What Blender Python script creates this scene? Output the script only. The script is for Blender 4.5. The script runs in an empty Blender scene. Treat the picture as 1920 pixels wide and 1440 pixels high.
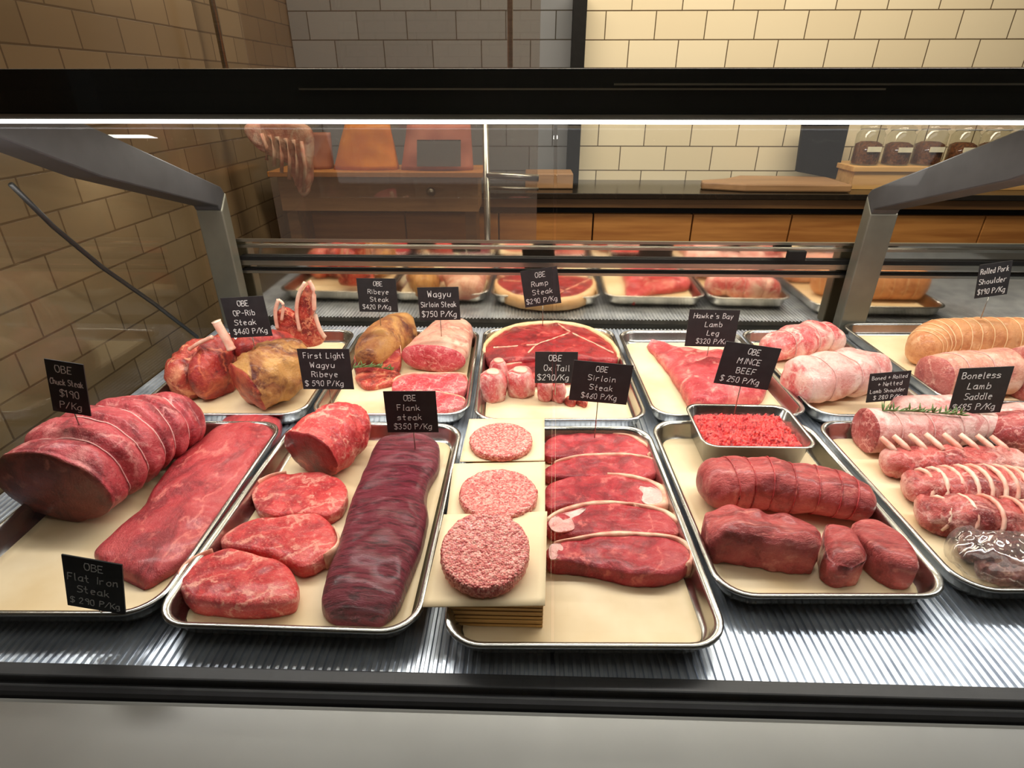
import bpy, bmesh, math, random
from mathutils import Vector, Matrix, noise
random.seed(7)
S = bpy.context.scene
COL = S.collection
R = math.radians

# ------------------------------------------------------------------ camera
F_PX = 1074.0
CAM = Vector((0.0, 0.0, 1.425))
PITCH, YAW = R(27.3), R(1.6)
cd = bpy.data.cameras.new('camera'); cam = bpy.data.objects.new('camera', cd); COL.objects.link(cam)
cd.sensor_width = 36.0; cd.lens = 36.0 * F_PX / 1920.0; cd.clip_start = 0.02
cam.location = CAM; cam.rotation_euler = (R(90) - PITCH, 0, YAW)
S.camera = cam
CM = cam.rotation_euler.to_matrix()

# ------------------------------------------------------------------ world, exposure
w = bpy.data.worlds.new('world'); S.world = w; w.use_nodes = True
bg = w.node_tree.nodes['Background']
bg.inputs[0].default_value = (1.0, 0.93, 0.84, 1); bg.inputs[1].default_value = 0.06
S.view_settings.view_transform = 'Standard'; S.view_settings.look = 'None'
S.view_settings.gamma = 1; S.view_settings.use_curve_mapping = False
S.view_settings.exposure = 0.10

def area(name, loc, rot, sx, sy, power, col):
    l = bpy.data.lights.new(name, 'AREA'); l.shape = 'RECTANGLE'; l.size = sx; l.size_y = sy
    l.energy = power; l.color = col
    o = bpy.data.objects.new(name, l); COL.objects.link(o); o.location = loc; o.rotation_euler = rot
    return o
# the display's own front strip, the back room's ceiling light, added rear and shop fills
area('front_strip_light', (0.15, 0.80, 1.368), (R(14), 0, 0), 2.5, 0.03, 10.5, (1.0, 0.96, 0.93))
area('rear_fill_light', (0.15, 1.36, 1.33), (R(-14), 0, 0), 2.4, 0.04, 6.5, (1.0, 0.93, 0.85))  # no strip at the rear; fill added to brighten the back row
area('back_room_light', (0.4, 1.75, 2.5), (R(28), 0, 0), 2.8, 0.4, 44.0, (1.0, 0.88, 0.70))
area('shop_fill_light', (0.4, 0.3, 2.9), (R(-4), 0, 0), 2.4, 0.8, 7.0, (1.0, 0.95, 0.9))  # unseen lamp without a fixture, added as fill from above

# ------------------------------------------------------------------ geometry lookup
ZD = 0.850      # ribbed deck
ZF = 0.8545     # paper on a tray floor
ZR = 0.885      # tray rims
def ray(x, y):
    return CM @ Vector(((x - 960) / F_PX, (720 - y) / F_PX, -1.0))
def P(x, y, z):            # point of the horizontal plane at height z
    d = ray(x, y); t = (z - CAM.z) / d.z
    return CAM + d * t
def PY(x, y, Y):           # point of the upright plane at depth Y
    d = ray(x, y); t = (Y - CAM.y) / d.y
    return CAM + d * t
def PX(x, y, X):
    d = ray(x, y); t = (X - CAM.x) / d.x
    return CAM + d * t

# ------------------------------------------------------------------ materials
def srgb(r, g, b):
    f = lambda c: (c / 255 / 12.92) if c / 255 <= 0.04045 else ((c / 255 + 0.055) / 1.055) ** 2.4
    return (f(r), f(g), f(b), 1)
class NT:
    def __init__(s, name):
        s.m = bpy.data.materials.new(name); s.m.use_nodes = True
        s.t = s.m.node_tree; s.b = s.t.nodes['Principled BSDF']; s.out = s.t.nodes['Material Output']
    def n(s, typ, **kw):
        nd = s.t.nodes.new(typ)
        for k, v in kw.items():
            if k.startswith('_'): setattr(nd, k[1:], v)
            else: nd.inputs[k.replace('__', ' ')].default_value = v
        return nd
    def l(s, a, b): s.t.links.new(a, b)
    def coord(s, scale=(1, 1, 1), rot=(0, 0, 0)):
        tc = s.n('ShaderNodeTexCoord'); mp = s.n('ShaderNodeMapping')
        mp.inputs['Scale'].default_value = scale; mp.inputs['Rotation'].default_value = rot
        s.l(tc.outputs['Object'], mp.inputs[0]); return mp.outputs[0]
    def noise(s, vec, scale, detail=3, rough=0.55, dist=0.0):
        nd = s.n('ShaderNodeTexNoise', Scale=scale, Detail=detail, Roughness=rough, Distortion=dist)
        s.l(vec, nd.inputs['Vector']); return nd
    def ramp(s, fac, stops):
        nd = s.n('ShaderNodeValToRGB'); el = nd.color_ramp.elements
        while len(el) < len(stops): el.new(0.5)
        for e, (p, c) in zip(el, stops):
            e.position = p; e.color = c if len(c) == 4 else (*c, 1)
        s.l(fac, nd.inputs[0]); return nd.outputs[0]
    def mix(s, fac, a, b):
        nd = s.n('ShaderNodeMix', _data_type='RGBA')
        if hasattr(fac, 'links'): s.l(fac, nd.inputs[0])
        else: nd.inputs[0].default_value = fac
        for v, i in ((a, 6), (b, 7)):
            if hasattr(v, 'links'): s.l(v, nd.inputs[i])
            else: nd.inputs[i].default_value = v
        return nd.outputs[2]
    def bump(s, h, strength=0.4, dist=0.002):
        nd = s.n('ShaderNodeBump', Strength=strength, Distance=dist); s.l(h, nd.inputs['Height'])
        s.l(nd.outputs[0], s.b.inputs['Normal']); return nd
    def base(s, v):
        if hasattr(v, 'links'): s.l(v, s.b.inputs['Base Color'])
        else: s.b.inputs['Base Color'].default_value = v
W0, B0 = (1, 1, 1, 1), (0, 0, 0, 1)

def meat(name, base, dark, fat, veins=0.5, vs=22, stretch=(1, 1, 1), rot=(0, 0, 0), rough=0.34, patch=0.0, bump=0.6, fine=240):
    """raw meat: patches of two reds, thin fat veins (voronoi cell borders), optional broad fat patches"""
    m = NT(name); v = m.coord(stretch, rot)
    n1 = m.noise(v, 22, 8, 0.68, 0.5)
    c = m.ramp(n1.outputs[0], [(0.40, srgb(*dark)), (0.51, srgb(*base)), (0.64, srgb(*[int(b_ + (f_ - b_) * 0.32) for b_, f_ in zip(base, fat)]))])
    wp = m.noise(v, 30, 5, 0.65)
    ma = m.n('ShaderNodeVectorMath', _operation='MULTIPLY_ADD'); m.l(wp.outputs[1], ma.inputs[0])
    ma.inputs[1].default_value = (0.055, 0.055, 0.055); m.l(v, ma.inputs[2])
    vo = m.n('ShaderNodeTexVoronoi', _feature='DISTANCE_TO_EDGE', Scale=vs); m.l(ma.outputs[0], vo.inputs['Vector'])
    n2 = m.noise(v, 34, 2)
    vn = m.ramp(vo.outputs['Distance'], [(0.0, (0.95, 0.95, 0.95)), (0.022, (0.6, 0.6, 0.6)), (0.06, B0)])
    gate = m.ramp(n2.outputs[0], [(0.56 - veins * 0.16, B0), (0.66 - veins * 0.16, W0)])
    mm = m.n('ShaderNodeMath', _operation='MULTIPLY'); m.l(vn, mm.inputs[0]); m.l(gate, mm.inputs[1])
    fi = m.noise(v, fine, 5, 0.7, 0.3)
    fleck = m.ramp(fi.outputs[0], [(0.53, B0), (0.66, (0.5 * veins + 0.10,) * 3)])
    mx = m.n('ShaderNodeMath', _operation='MAXIMUM'); m.l(mm.outputs[0], mx.inputs[0]); m.l(fleck, mx.inputs[1])
    c = m.mix(mx.outputs[0], c, srgb(*fat))
    if patch > 0:
        n3 = m.noise(v, 15, 7, 0.62, 0.9)
        pf = m.ramp(n3.outputs[0], [(0.60 - patch * 0.3, B0), (0.76 - patch * 0.3, W0)])
        c = m.mix(pf, c, srgb(*fat))
    m.base(c)
    m.b.inputs['Roughness'].default_value = rough
    m.b.inputs['Coat Weight'].default_value = 0.25; m.b.inputs['Coat Roughness'].default_value = 0.22
    m.b.inputs['Subsurface Weight'].default_value = 0.0
    ad = m.n('ShaderNodeMath', _operation='MULTIPLY_ADD'); m.l(n1.outputs[0], ad.inputs[0]); ad.inputs[1].default_value = 2.5; m.l(fi.outputs[0], ad.inputs[2])
    m.bump(ad.outputs[0], min(1, bump * 1.4), 0.0030)
    return m.m

def mince(name, a, b, c, scale=330):
    m = NT(name); v = m.coord()
    vo = m.n('ShaderNodeTexVoronoi', Scale=scale); m.l(v, vo.inputs['Vector'])
    sep = m.n('ShaderNodeSeparateColor'); m.l(vo.outputs['Color'], sep.inputs[0])
    nd = m.ramp(sep.outputs[0], [(0.0, srgb(*a)), (0.45, srgb(*b)), (0.92, srgb(*c))])
    m.base(nd); m.b.inputs['Roughness'].default_value = 0.42
    inv = m.n('ShaderNodeMath', _operation='SUBTRACT'); inv.inputs[0].default_value = 1; m.l(vo.outputs['Distance'], inv.inputs[1])
    m.bump(inv.outputs[0], 0.7, 0.0022)
    m.b.inputs['Coat Weight'].default_value = 0.2
    return m.m

def plain(name, col, rough=0.5, metal=0.0, nz=0.0, scale=40, bump=0.0, stretch=(1, 1, 1), col2=None, coat=0.0):
    m = NT(name); v = m.coord(stretch); n1 = m.noise(v, scale, 4)
    if col2 is None: col2 = tuple(max(0, c * (1 - nz)) for c in col)
    m.base(m.ramp(n1.outputs[0], [(0.35, srgb(*col2)), (0.65, srgb(*col))]))
    m.b.inputs['Roughness'].default_value = rough; m.b.inputs['Metallic'].default_value = metal
    m.b.inputs['Coat Weight'].default_value = coat
    if bump: m.bump(n1.outputs[0], bump, 0.002)
    return m.m

def tile_mat(name, c1, c2, grout, tw, th, axis, rough=0.18):
    m = NT(name); tc = m.n('ShaderNodeTexCoord'); sx = m.n('ShaderNodeSeparateXYZ'); m.l(tc.outputs['Object'], sx.inputs[0])
    cb = m.n('ShaderNodeCombineXYZ'); m.l(sx.outputs[axis], cb.inputs[0]); m.l(sx.outputs[2], cb.inputs[1])
    br = m.n('ShaderNodeTexBrick', Color1=srgb(*c1), Color2=srgb(*c2), Mortar=srgb(*grout), Scale=1.0,
             **{'Mortar__Size': 0.0022, 'Mortar__Smooth': 0.1, 'Brick__Width': tw, 'Row__Height': th})
    m.l(cb.outputs[0], br.inputs['Vector'])
    m.base(br.outputs['Color'])
    iv = m.n('ShaderNodeMath', _operation='SUBTRACT'); iv.inputs[0].default_value = 1; m.l(br.outputs['Fac'], iv.inputs[1])
    m.b.inputs['Roughness'].default_value = rough
    m.bump(iv.outputs[0], 0.6, 0.003)
    return m.m

def glass_mat(name, tint=(0.97, 0.98, 0.97), refl=0.035, haze=0.0, hazecol=(0.6, 0.6, 0.6)):
    m = NT(name); t = m.t; t.nodes.remove(m.b)
    tr = m.n('ShaderNodeBsdfTransparent'); tr.inputs[0].default_value = (*tint, 1)
    gl = m.n('ShaderNodeBsdfGlossy'); gl.inputs['Roughness'].default_value = 0.02
    lw = m.n('ShaderNodeLayerWeight'); lw.inputs[0].default_value = 0.5
    pw = m.n('ShaderNodeMath', _operation='POWER'); m.l(lw.outputs['Facing'], pw.inputs[0]); pw.inputs[1].default_value = 4
    ad = m.n('ShaderNodeMath', _operation='MULTIPLY_ADD'); m.l(pw.outputs[0], ad.inputs[0]); ad.inputs[1].default_value = 0.6; ad.inputs[2].default_value = refl
    mx = m.n('ShaderNodeMixShader'); m.l(ad.outputs[0], mx.inputs[0]); m.l(tr.outputs[0], mx.inputs[1]); m.l(gl.outputs[0], mx.inputs[2])
    last = mx.outputs[0]
    if haze:
        df = m.n('ShaderNodeBsdfDiffuse'); df.inputs[0].default_value = (*hazecol, 1)
        m2 = m.n('ShaderNodeMixShader'); m2.inputs[0].default_value = haze; m.l(last, m2.inputs[1]); m.l(df.outputs[0], m2.inputs[2]); last = m2.outputs[0]
    m.l(last, m.out.inputs[0]); return m.m

def wood_mat(name, a, b, axis=0, rough=0.5):
    st = [30, 30, 30]; st[axis] = 2.0
    return plain(name, a, rough, col2=b, scale=1.4, stretch=tuple(st), bump=0.15)

def emit_mat(name, col, s):
    m = NT(name); m.base((0.8, 0.8, 0.8, 1)); m.b.inputs['Emission Color'].default_value = (*col, 1)
    m.b.inputs['Emission Strength'].default_value = s; return m.m

M = {}
M['beef'] = meat('beef', (194, 48, 54), (140, 26, 34), (232, 136, 122), 0.5, 18)
M['roast'] = meat('roast', (188, 62, 70), (138, 34, 44), (228, 146, 140), 0.6, 14, patch=0.10)
M['cut_dark'] = meat('cut_dark', (128, 50, 40), (100, 34, 28), (170, 96, 80), 0.15, 9, bump=0.3, rough=0.4)
M['flatiron'] = meat('flatiron', (184, 54, 60), (142, 34, 42), (226, 122, 112), 0.45, 17, stretch=(1, 0.6, 1), rot=(0, 0, R(-25)))
M['ribeye'] = meat('ribeye', (214, 54, 56), (172, 30, 38), (248, 168, 146), 0.72, 18)
M['flank'] = meat('flank', (136, 34, 54), (78, 16, 32), (176, 96, 112), 0.4, 40, stretch=(1.3, 7.5, 2), rot=(0, 0, R(14)), fine=120, bump=1.0)
M['sirloin'] = meat('sirloin', (182, 38, 50), (138, 20, 34), (226, 112, 104), 0.45, 15, fine=260)
M['wagyu'] = meat('wagyu', (218, 72, 84), (188, 42, 54), (250, 180, 168), 0.9, 34)
M['rump'] = meat('rump', (152, 18, 26), (108, 8, 16), (214, 90, 80), 0.3, 9, bump=0.5)
M['topside'] = meat('topside', (196, 78, 76), (150, 46, 46), (230, 136, 124), 0.35, 12, stretch=(0.7, 1.6, 1), bump=0.7)
M['topside_cut'] = meat('topside_cut', (166, 72, 64), (132, 52, 44), (190, 110, 96), 0.2, 9)
M['lamb'] = meat('lamb', (226, 104, 104), (200, 66, 70), (250, 206, 192), 0.8, 15, patch=0.5)
M['lamb_leg'] = meat('lamb_leg', (216, 72, 78), (182, 40, 52), (246, 168, 152), 0.4, 11, patch=0.16)
M['lamb_cut'] = meat('lamb_cut', (172, 58, 58), (132, 34, 36), (232, 160, 148), 0.85, 32)
M['lamb_skin'] = meat('lamb_skin', (232, 168, 158), (214, 124, 118), (248, 214, 202), 0.6, 11, patch=0.4)
M['pork_skin'] = meat('pork_skin', (216, 150, 98), (194, 122, 76), (232, 178, 132), 0.2, 8, rough=0.45)
M['pork'] = meat('pork', (222, 156, 132), (200, 124, 110), (240, 204, 180), 0.5, 9, patch=0.3)
M['pork_cut'] = meat('pork_cut', (190, 98, 90), (160, 66, 66), (236, 178, 160), 0.7, 18, patch=0.2)
M['aged'] = meat('aged', (158, 92, 48), (92, 34, 30), (206, 150, 84), 0.5, 10, patch=0.55, bump=0.9)
M['aged_red'] = meat('aged_red', (164, 34, 34), (104, 20, 26), (224, 116, 80), 0.6, 16, patch=0.18)
M['rib_meat'] = meat('rib_meat', (184, 52, 42), (120, 24, 26), (240, 160, 120), 0.85, 20, patch=0.2)
M['rack'] = meat('rack', (204, 82, 76), (146, 42, 42), (240, 176, 162), 0.8, 17, patch=0.4, bump=0.9)
M['dark_rib'] = meat('dark_rib', (128, 56, 52), (82, 30, 32), (190, 140, 120), 0.6, 20, patch=0.3)
M['fat'] = plain('fat', (240, 196, 162), 0.4, nz=0.0, col2=(222, 138, 116), scale=60, bump=0.4, coat=0.2)
M['fat_yellow'] = plain('fat_yellow', (236, 200, 156), 0.42, col2=(222, 178, 128), scale=30, bump=0.4)
M['bone'] = plain('bone', (244, 214, 190), 0.4, col2=(226, 150, 128), scale=30, bump=0.3)
M['string'] = plain('string', (228, 176, 168), 0.8, nz=0.15, scale=300)
M['burger'] = mince('burger', (176, 62, 62), (218, 112, 102), (242, 168, 152), 380)
M['mince'] = mince('mince', (150, 14, 22), (206, 34, 38), (236, 84, 72), 230)
M['paper'] = plain('paper', (234, 214, 178), 0.5, col2=(216, 190, 146), scale=7, bump=0.35)
M['paper_light'] = plain('paper_light', (232, 212, 174), 0.6, col2=(224, 200, 158), scale=9, bump=0.1)
M['kraft'] = plain('kraft', (186, 142, 76), 0.6, col2=(150, 108, 50), scale=1, stretch=(6, 6, 260), bump=0.3)
M['steel'] = plain('steel', (196, 194, 188), 0.24, 1.0, col2=(170, 168, 162), scale=14, stretch=(1, 1, 1))
M['deck'] = plain('deck', (206, 214, 224), 0.34, 0.7, col2=(168, 176, 188), scale=20)
M['alu'] = plain('alu', (168, 164, 152), 0.34, 1.0, col2=(150, 146, 134), scale=10, stretch=(1, 1, 20))
M['post'] = plain('post', (112, 110, 98), 0.42, 0.5, col2=(98, 96, 86), scale=10)
M['arm'] = plain('arm', (62, 62, 64), 0.55, 0.2, nz=0.1, scale=30)
M['black'] = plain('black', (24, 23, 22), 0.6, nz=0.2)
M['black'].node_tree.nodes['Principled BSDF'].inputs['Specular IOR Level'].default_value = 0.15
M['hood'] = plain('hood', (52, 54, 50), 0.16, 0.5, col2=(36, 38, 36), scale=3, coat=0.4)
M['card'] = plain('card', (30, 28, 30), 0.6, col2=(20, 18, 20), scale=60)
M['chalk'] = plain('chalk', (236, 234, 230), 0.9, col2=(190, 188, 186), scale=300)
M['wood'] = wood_mat('wood', (192, 130, 66), (160, 100, 46))
M['wood_dark'] = wood_mat('wood_dark', (120, 84, 48), (92, 62, 34))
M['wood_pale'] = wood_mat('wood_pale', (222, 176, 112), (200, 150, 88))
M['wood_board'] = wood_mat('wood_board', (168, 128, 88), (140, 104, 70))
M['counter'] = plain('counter', (38, 32, 26), 0.22, nz=0.2)
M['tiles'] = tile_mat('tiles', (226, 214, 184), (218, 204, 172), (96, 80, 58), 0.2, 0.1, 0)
M['tiles_side_dim'] = tile_mat('tiles_side_dim', (116, 97, 72), (104, 86, 63), (80, 63, 44), 0.15, 0.075, 1)  # white tiles; the warm dim light on them is put into this tan colour
M['tiles_shop'] = tile_mat('tiles_shop', (225, 222, 212), (210, 208, 200), (120, 110, 96), 0.2, 0.1, 0)
M['floor'] = plain('floor', (96, 90, 82), 0.4, nz=0.2, scale=3)
M['ceiling'] = plain('ceiling', (46, 42, 38), 0.8, nz=0.2, scale=3)
M['glass'] = glass_mat('glass', (0.975, 0.985, 0.975), 0.02)
M['glass_screen'] = glass_mat('glass_screen', (0.86, 0.84, 0.80), 0.06, 0.07, (0.62, 0.46, 0.40))
M['jar_glass'] = glass_mat('jar_glass', (0.94, 0.95, 0.92), 0.10)
M['led'] = emit_mat('led', (0.95, 0.95, 1.0), 5.0)
M['rosemary'] = plain('rosemary', (110, 130, 74), 0.6, col2=(70, 96, 48), scale=200)
M['orange_bag'] = plain('orange_bag', (232, 140, 26), 0.5, col2=(214, 116, 18), scale=14, bump=0.5)
M['brown_bag'] = plain('brown_bag', (176, 110, 80), 0.6, col2=(150, 86, 64), scale=14, bump=0.5)
M['pink_bag'] = plain('pink_bag', (206, 132, 112), 0.6, col2=(184, 108, 92), scale=14, bump=0.5)
M['spice'] = plain('spice', (120, 70, 36), 0.8, col2=(60, 30, 18), scale=120, bump=0.8)
M['wrap'] = glass_mat('wrap', (0.93, 0.92, 0.9), 0.13, 0.05, (0.8, 0.8, 0.78))
M['cable'] = plain('cable', (24, 22, 20), 0.5, nz=0.1)
M['mirror'] = plain('mirror', (226, 216, 200), 0.07, 1.0, col2=(220, 208, 190), scale=5)
M['grey_tile'] = tile_mat('grey_tile', (120, 122, 124), (110, 112, 114), (60, 56, 50), 0.2, 0.1, 0)
M['label'] = plain('label', (236, 228, 200), 0.6, nz=0.05)
M['front_panel'] = plain('front_panel', (206, 206, 200), 0.3, 0.4, nz=0.06, scale=4)

# ------------------------------------------------------------------ object helpers
def tag(o, label=None, cat=None, group=None, kind=None):
    if label: o['label'] = label
    if cat: o['category'] = cat
    if group: o['group'] = group
    if kind: o['kind'] = kind
    return o
def empty(name, loc, label, cat, group=None):
    o = bpy.data.objects.new(name, None); COL.objects.link(o); o.location = loc; o.empty_display_size = 0.02
    return tag(o, label, cat, group)
def obj(name, verts, faces, mat, parent=None, smooth=True, origin=None):
    """verts in world coordinates; the object's origin goes to `origin`, its parent's place or its own base centre"""
    if parent is not None:
        org = Vector(parent.matrix_world_loc) if False else wloc(parent)
    elif origin is not None: org = Vector(origin)
    else:
        xs = [v[0] for v in verts]; ys = [v[1] for v in verts]; zs = [v[2] for v in verts]
        org = Vector(((min(xs) + max(xs)) / 2, (min(ys) + max(ys)) / 2, min(zs)))
    me = bpy.data.meshes.new(name)
    me.from_pydata([tuple(Vector(v) - org) for v in verts], [], faces)
    bm = bmesh.new(); bm.from_mesh(me); bmesh.ops.recalc_face_normals(bm, faces=bm.faces)
    bm.to_mesh(me); bm.free()
    if smooth: me.polygons.foreach_set('use_smooth', [True] * len(me.polygons))
    me.materials.append(mat)
    o = bpy.data.objects.new(name, me); COL.objects.link(o)
    if parent is not None: o.parent = parent
    else: o.location = org
    return o
def wloc(o):
    p = Vector((0, 0, 0))
    while o is not None: p += Vector(o.location); o = o.parent
    return p

class G:
    """collects shapes into one mesh"""
    def __init__(s): s.v = []; s.f = []
    def add(s, v, f):
        k = len(s.v); s.v += [tuple(a) for a in v]; s.f += [tuple(i + k for i in q) for q in f]
    def box(s, x0, x1, y0, y1, z0, z1):
        v = [(x, y, z) for x in (x0, x1) for y in (y0, y1) for z in (z0, z1)]
        s.add(v, [(0, 1, 3, 2), (4, 6, 7, 5), (0, 4, 5, 1), (2, 3, 7, 6), (0, 2, 6, 4), (1, 5, 7, 3)])
    def tube(s, pts, r, n=8, cap=True):
        pts = [Vector(p) for p in pts]; rr = r if isinstance(r, (list, tuple)) else [r] * len(pts)
        v = []; f = []
        for i, p in enumerate(pts):
            t = (pts[min(i + 1, len(pts) - 1)] - pts[max(i - 1, 0)]).normalized()
            a = t.cross(Vector((0, 0, 1)))
            if a.length < 1e-4: a = t.cross(Vector((0, 1, 0)))
            a.normalize(); b = t.cross(a)
            for k in range(n):
                th = 2 * math.pi * k / n; v.append(p + (a * math.cos(th) + b * math.sin(th)) * rr[i])
        for i in range(len(pts) - 1):
            for k in range(n):
                f.append((i * n + k, i * n + (k + 1) % n, (i + 1) * n + (k + 1) % n, (i + 1) * n + k))
        if cap: f.append(tuple(range(n))); f.append(tuple(range((len(pts) - 1) * n, len(pts) * n)))
        s.add(v, f)
    def lathe(s, c, prof, n=24):
        v = []; f = []
        for r, z in prof:
            for k in range(n):
                th = 2 * math.pi * k / n; v.append((c[0] + r * math.cos(th), c[1] + r * math.sin(th), c[2] + z))
        m = len(prof)
        for i in range(m - 1):
            for k in range(n):
                f.append((i * n + k, i * n + (k + 1) % n, (i + 1) * n + (k + 1) % n, (i + 1) * n + k))
        f.append(tuple(range(n))); f.append(tuple(range((m - 1) * n, m * n)))
        s.add(v, f)
    def prism(s, poly, a, b):
        """poly: list of 3D points; extruded from +a to +b (vectors)"""
        n = len(poly); v = [Vector(p) + a for p in poly] + [Vector(p) + b for p in poly]
        f = [tuple(range(n)), tuple(range(n, 2 * n))] + [(i, (i + 1) % n, n + (i + 1) % n, n + i) for i in range(n)]
        s.add(v, f)
    def make(s, name, mat, parent=None, smooth=False, bevel=0.0, origin=None):
        o = obj(name, s.v, s.f, mat, parent, smooth, origin)
        if bevel:
            b = o.modifiers.new('bevel', 'BEVEL'); b.width = bevel; b.segments = 2; b.limit_method = 'ANGLE'
        return o

def cr(pts, n, closed=False):
    """Catmull-Rom resampling of tuples"""
    m = len(pts); out = []
    tot = m if closed else m - 1
    for k in range(n):
        u = k / n * tot if closed else k / (n - 1) * tot
        i = min(int(u), tot - 1); t = u - i
        g = (lambda j: pts[j % m]) if closed else (lambda j: pts[max(0, min(m - 1, j))])
        a, b, c, d = g(i - 1), g(i), g(i + 1), g(i + 2)
        out.append(tuple(0.5 * (2 * q + (-p + r) * t + (2 * p - 5 * q + 4 * r - s_) * t * t + (-p + 3 * q - 3 * r + s_) * t ** 3)
                         for p, q, r, s_ in zip(a, b, c, d)))
    return out
def nz(p, f, seed=0.0):
    return noise.noise(Vector((p[0] * f + seed, p[1] * f - seed, p[2] * f + seed * 0.7)))

def outline(px, z):
    return [(p.x, p.y) for p in (P(x, y, z) for x, y in px)]

def slab(name, px, th, zb, mat, label=None, cat=None, group=None, parent=None, N=84, RN=12, amp=0.0018, tilt=None, nf=45, fat=None, fatw=0.006, fatmat=None, dome=0.10, seed=None, sidefat=None):
    """a cut slice: outline of its top face, real thickness, rounded edges, slightly uneven top"""
    if seed is None: seed = random.uniform(0, 50)
    o2 = cr(outline(px, zb + th), N, True)
    cx = sum(p[0] for p in o2) / N; cy = sum(p[1] for p in o2) / N
    tl = (lambda x, y: 0.0) if tilt is None else (lambda x, y: (x - cx) * tilt[0] + (y - cy) * tilt[1] + (tilt[2] if len(tilt) > 2 else 0))
    v = []; f = []
    prof = [(k / RN, 1 - dome * (k / RN) ** 4) for k in range(1, RN)] + [(0.985, 0.93 - dome), (1.0, 0.78), (1.008, 0.5), (1.0, 0.2), (0.975, 0.02)]
    v.append((cx, cy, zb + th + tl(cx, cy)))
    for r, h in prof:
        for x, y in o2:
            X = cx + (x - cx) * r; Y = cy + (y - cy) * r
            z = zb + th * h + tl(X, Y)
            if h > 0.5: z += nz((X, Y, 0), nf, seed) * amp * 1.6
            else: X += nz((X, Y, z), 70, seed) * amp; Y += nz((Y, X, z), 70, seed) * amp
            v.append((X, Y, z))
    for k in range(N): f.append((0, 1 + k, 1 + (k + 1) % N))
    for i in range(len(prof) - 1):
        for k in range(N):
            a = 1 + i * N; b = a + N
            f.append((a + k, a + (k + 1) % N, b + (k + 1) % N, b + k))
    f.append(tuple(1 + (len(prof) - 1) * N + k for k in range(N)))
    if fat:
        root = parent or empty(name, (cx, cy, zb), label, cat, group)
        o = obj('meat', v, f, mat, root)
    else:
        o = root = obj(name, v, f, mat, parent)
        if label: tag(o, label, cat, group)
    if fat:
        for (a, b) in fat:
            n = int(round((b - a) * N)); i0 = int(round(a * N)); fv = []; ff = []
            for i in range(n + 1):
                x, y = o2[(i0 + i) % N]; d = Vector((x - cx, y - cy)).normalized()
                u = i / n; wdt = fatw * (math.sin(math.pi * min(max(u, 0.04), 0.96)) ** 0.4)
                wdt *= 1 + 0.4 * nz((x, y, 0), 40, seed)
                for (q, hh) in ((-0.6, 0.86), (-0.5, 1.03), (0.2, 1.03), (0.9, 0.8), (1.0, 0.4), (0.75, 0.03), (-0.5, 0.03)):
                    X = x + d.x * wdt * q; Y = y + d.y * wdt * q
                    fv.append((X, Y, zb + th * hh + tl(X, Y) + nz((X, Y, 0), 60, seed) * 0.0008))
            for i in range(n):
                for k in range(7): ff.append((i * 7 + k, i * 7 + (k + 1) % 7, (i + 1) * 7 + (k + 1) % 7, (i + 1) * 7 + k))
            ff.append(tuple(range(7))); ff.append(tuple(n * 7 + k for k in range(7)))
            obj('fat_edge', fv, ff, fatmat or M['fat'], root)
    return root

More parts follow.
